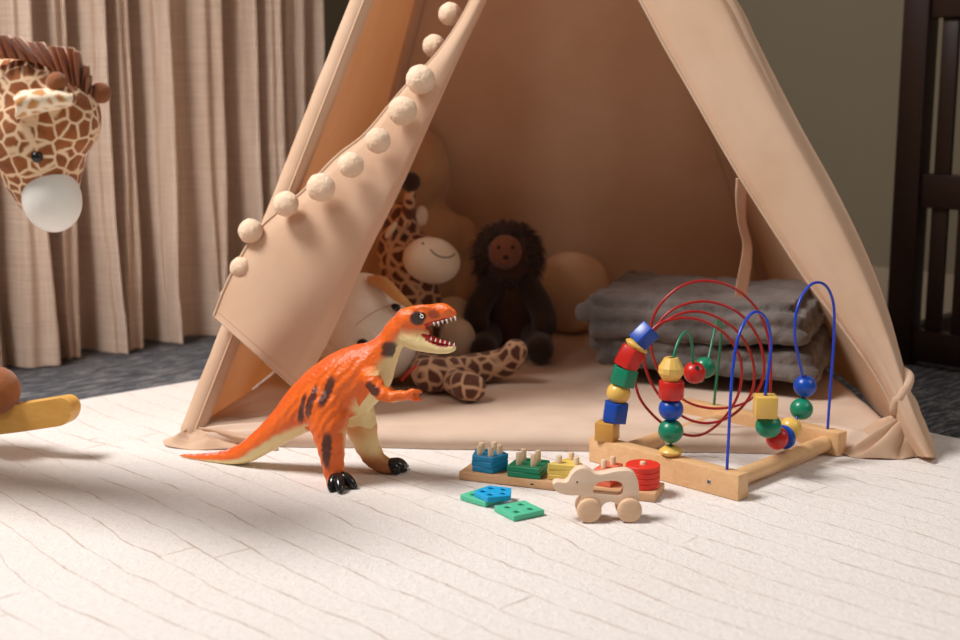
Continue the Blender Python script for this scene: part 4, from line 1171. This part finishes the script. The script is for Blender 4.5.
b = BM(); bpy.context.view_layer.update()
gbody = [o for o in gr.children if o.name.startswith('body')][0]
def gsnap(px, py):
    o = world_loc(gbody); hit, l, n, i = gbody.ray_cast(CAM-o, ray(px, py).normalized())
    return (l+o, n) if hit else (YD(px, py, yh-0.06), V((0, -1, 0)))
p, n = gsnap(37, 157); b = BM(); add_ball(b, p, 0.0068); obj('eye', b, M['black'], gr)
# ossicones
for pts, yy in (([(70, 98), (62, 90), (57, 83)], yh-0.055), ([(86, 104), (95, 98), (101, 93)], yh-0.005)):
    b = BM(); add_sweep(b, smooth_path([YD(x, y, yy) for x, y in pts], 12), [0.0075]*12, 12); h_ = obj('horn', b, M['giraffe_rider'], gr)
    b = BM(); x, y = pts[-1]; add_ball(b, YD(x, y, yy), (0.0122, 0.011, 0.0122)); obj('horn_tip', b, M['horn_brown'], h_)
# ear
b = BM(); yy = yh-0.072
def earf(i, j):
    top = [(73, 97), (56, 92), (38, 93), (22, 95), (16, 101)]; bot = [(71, 102), (58, 108), (42, 111), (26, 114), (15, 116)]
    a = poly_at(top, j); c = poly_at(bot, j)
    return YD(lerp(a[0], c[0], i), lerp(a[1], c[1], i), yy+0.02*(1-j)-0.018*math.sin(PI*i)+0.015*i)
o = obj('ear', grid(earf, 14, 26), M['giraffe_ear'], gr); md = o.modifiers.new('thickness', 'SOLIDIFY'); md.thickness = 0.005
# mane: stiff cloth tufts along the crest
mp_ = [(-60, 92), (-20, 62), (8, 59), (34, 62), (56, 70), (74, 84), (84, 98), (89, 112)]
mt_ = [(-78, 66), (-30, 40), (2, 37), (18, 39), (44, 45), (67, 49), (86, 68), (93, 96)]
NM = 17
for k in range(NM):
    t = (k+0.3)/NM; t2 = (k+1.0)/NM
    a0_, a1_ = poly_at(mp_, t), poly_at(mp_, t2); q0_, q1_ = poly_at(mt_, t), poly_at(mt_, t2-0.024)
    ex = rnd.uniform(0.98, 1.22); q0_ = tuple(lerp(u, w, ex) for u, w in zip(a0_, q0_)); q1_ = tuple(lerp(u, w, ex) for u, w in zip(a1_, q1_))
    y_ = yh-0.040+0.030*t
    A, B2, Cq, Dq = YD(*a0_, y_), YD(*a1_, y_), YD(*q1_, y_), YD(*q0_, y_)
    n0 = (B2-A).cross(Dq-A).normalized()
    b = BM(); hw = 0.013; tilt = n0*0.004*(1 if k % 2 else -1)
    lo_ = [b.verts.new(q) for q in (A-n0*hw, B2-n0*hw, Cq-n0*hw*0.8+tilt, Dq-n0*hw*0.8+tilt)]
    hi_ = [b.verts.new(q) for q in (A+n0*hw, B2+n0*hw, Cq+n0*hw*0.8+tilt, Dq+n0*hw*0.8+tilt)]
    b.faces.new(lo_); b.faces.new(hi_[::-1])
    for q in range(4): b.faces.new((lo_[q], hi_[q], hi_[(q+1) % 4], lo_[(q+1) % 4]))
    bmesh.ops.recalc_face_normals(b, faces=b.faces[:])
    bmesh.ops.bevel(b, geom=b.edges[:], offset=0.0012, segments=2, profile=0.5, affect='EDGES')
    m_o = obj('mane_tuft', b, M['mane'], gr)
    b = BM(); rr_ = [Dq+tilt-n0*hw*0.8, Cq+tilt-n0*hw*0.8]
    A2, B3 = A-n0*hw, B2-n0*hw
    add_sweep(b, [A2.lerp(rr_[0], 0.3), rr_[0], rr_[1], B3.lerp(rr_[1], 0.3)], [0.0013]*4, 6); obj('mane_edge', b, M['mane_edge'], m_o)
# legs with plush hooves, wooden runners
rc = V((-1.03, 1.815, 0))
for s in (1, -1):
    lat = gn2*(0.17*s)
    for f in (0.305, -0.26):
        b = BM(); hp_ = bc_+gu*(f*0.5)+gn2*(0.07*s)+up*(-0.03); ft_ = rc+gu*(f-0.045)+lat+up*0.105
        add_sweep(b, smooth_path([hp_, hp_.lerp(ft_, 0.5)+gn2*0.02*s, ft_], 16), smooth_rad([0.055, 0.038, 0.024], 16), 16)
        lg = obj('leg', b, M['giraffe_rider'], gr)
    # runner: a board on edge that rises at both ends
    b = BM(); n = 72; a = []
    tipx = PLN(76, 408, rc+lat, gn2) if s > 0 else None
    half = ((tipx-rc).dot(gu)) if s > 0 else half
    zt = tipx.z if s > 0 else zt
    sect = []
    for i in range(n):
        t = -math.cos(PI*i/(n-1)); x = t*half; zc = 0.0215+(zt-0.0215)*abs(t)**1.7
        hh_ = 0.0205
        e = 1-abs(t)
        hh2 = hh_*math.sqrt(max(0.02, 1-(1-min(1, e/(hh_*0.95/half)))**2))
        sect.append((x, zc-hh2, zc+hh2))
    w_ = 0.0125
    vs = []
    for (x, z0_, z1_) in sect:
        p = rc+lat+gu*x
        vs.append([b.verts.new(p+gn2*sg*w_+up*z_) for sg, z_ in ((-1, z0_), (1, z0_), (1, z1_), (-1, z1_))])
    for i in range(n-1):
        for q in range(4): b.faces.new((vs[i][q], vs[i][(q+1) % 4], vs[i+1][(q+1) % 4], vs[i+1][q]))
    b.faces.new(vs[0]); b.faces.new(vs[-1][::-1])
    bmesh.ops.recalc_face_normals(b, faces=b.faces[:])
    obj('runner', b, M['rocker_wood'], gr, True, 0.6)
    for f in (0.305, -0.26):
        b = BM(); ft_ = rc+gu*(f-0.012)+lat+up*0.098-gn2*0.012; add_ball(b, ft_, (0.036, 0.036, 0.036), (gu, gn2, up)); obj('hoof', b, M['horn_brown'], gr)

# ------------------------------------------------------------------ light
w = bpy.data.worlds.new('world'); scn.world = w; w.use_nodes = True
bg = w.node_tree.nodes['Background']; bg.inputs['Color'].default_value = (1.0, 0.95, 0.90, 1); bg.inputs['Strength'].default_value = 0.11
ld = bpy.data.lights.new('window_daylight', 'AREA'); ld.shape = 'DISK'; ld.size = 1.45; ld.energy = 234; ld.color = (1.0, 0.97, 0.95)
lo = bpy.data.objects.new('window_daylight', ld); COL.objects.link(lo)
tgt = V((0.05, 1.75, 0.05)); el = math.radians(57)
lo.location = tgt+V((-math.cos(el), -0.08, math.sin(el)))*4.4
lo.rotation_euler = (tgt-lo.location).to_track_quat('-Z', 'Y').to_euler()
ld = bpy.data.lights.new('right_fill', 'AREA'); ld.shape = 'DISK'; ld.size = 1.2; ld.energy = 13; ld.color = (1.0, 0.95, 0.90)  # added fill lamp from the right to lift the curtain, no actual source there
lo = bpy.data.objects.new('right_fill', ld); COL.objects.link(lo)
lo.location = (1.95, 1.35, 1.9); lo.rotation_euler = (V((-0.7, 2.6, 0.8))-lo.location).to_track_quat('-Z', 'Y').to_euler()
ld = bpy.data.lights.new('curtain_fill', 'AREA'); ld.shape = 'DISK'; ld.size = 1.0; ld.energy = 3.8; ld.color = (1.0, 0.95, 0.90); ld.spread = math.radians(40)  # added narrow lamp that brightens the curtain folds, not an actual window
lo = bpy.data.objects.new('curtain_fill', ld); COL.objects.link(lo)
lo.location = (-1.5, 0.3, 1.8); lo.rotation_euler = (V((-0.95, 2.6, 0.55))-lo.location).to_track_quat('-Z', 'Y').to_euler()
scn.view_settings.view_transform = 'Standard'; scn.view_settings.look = 'None'
scn.view_settings.gamma = 1; scn.view_settings.exposure = 0.0
scn.view_settings.use_curve_mapping = False
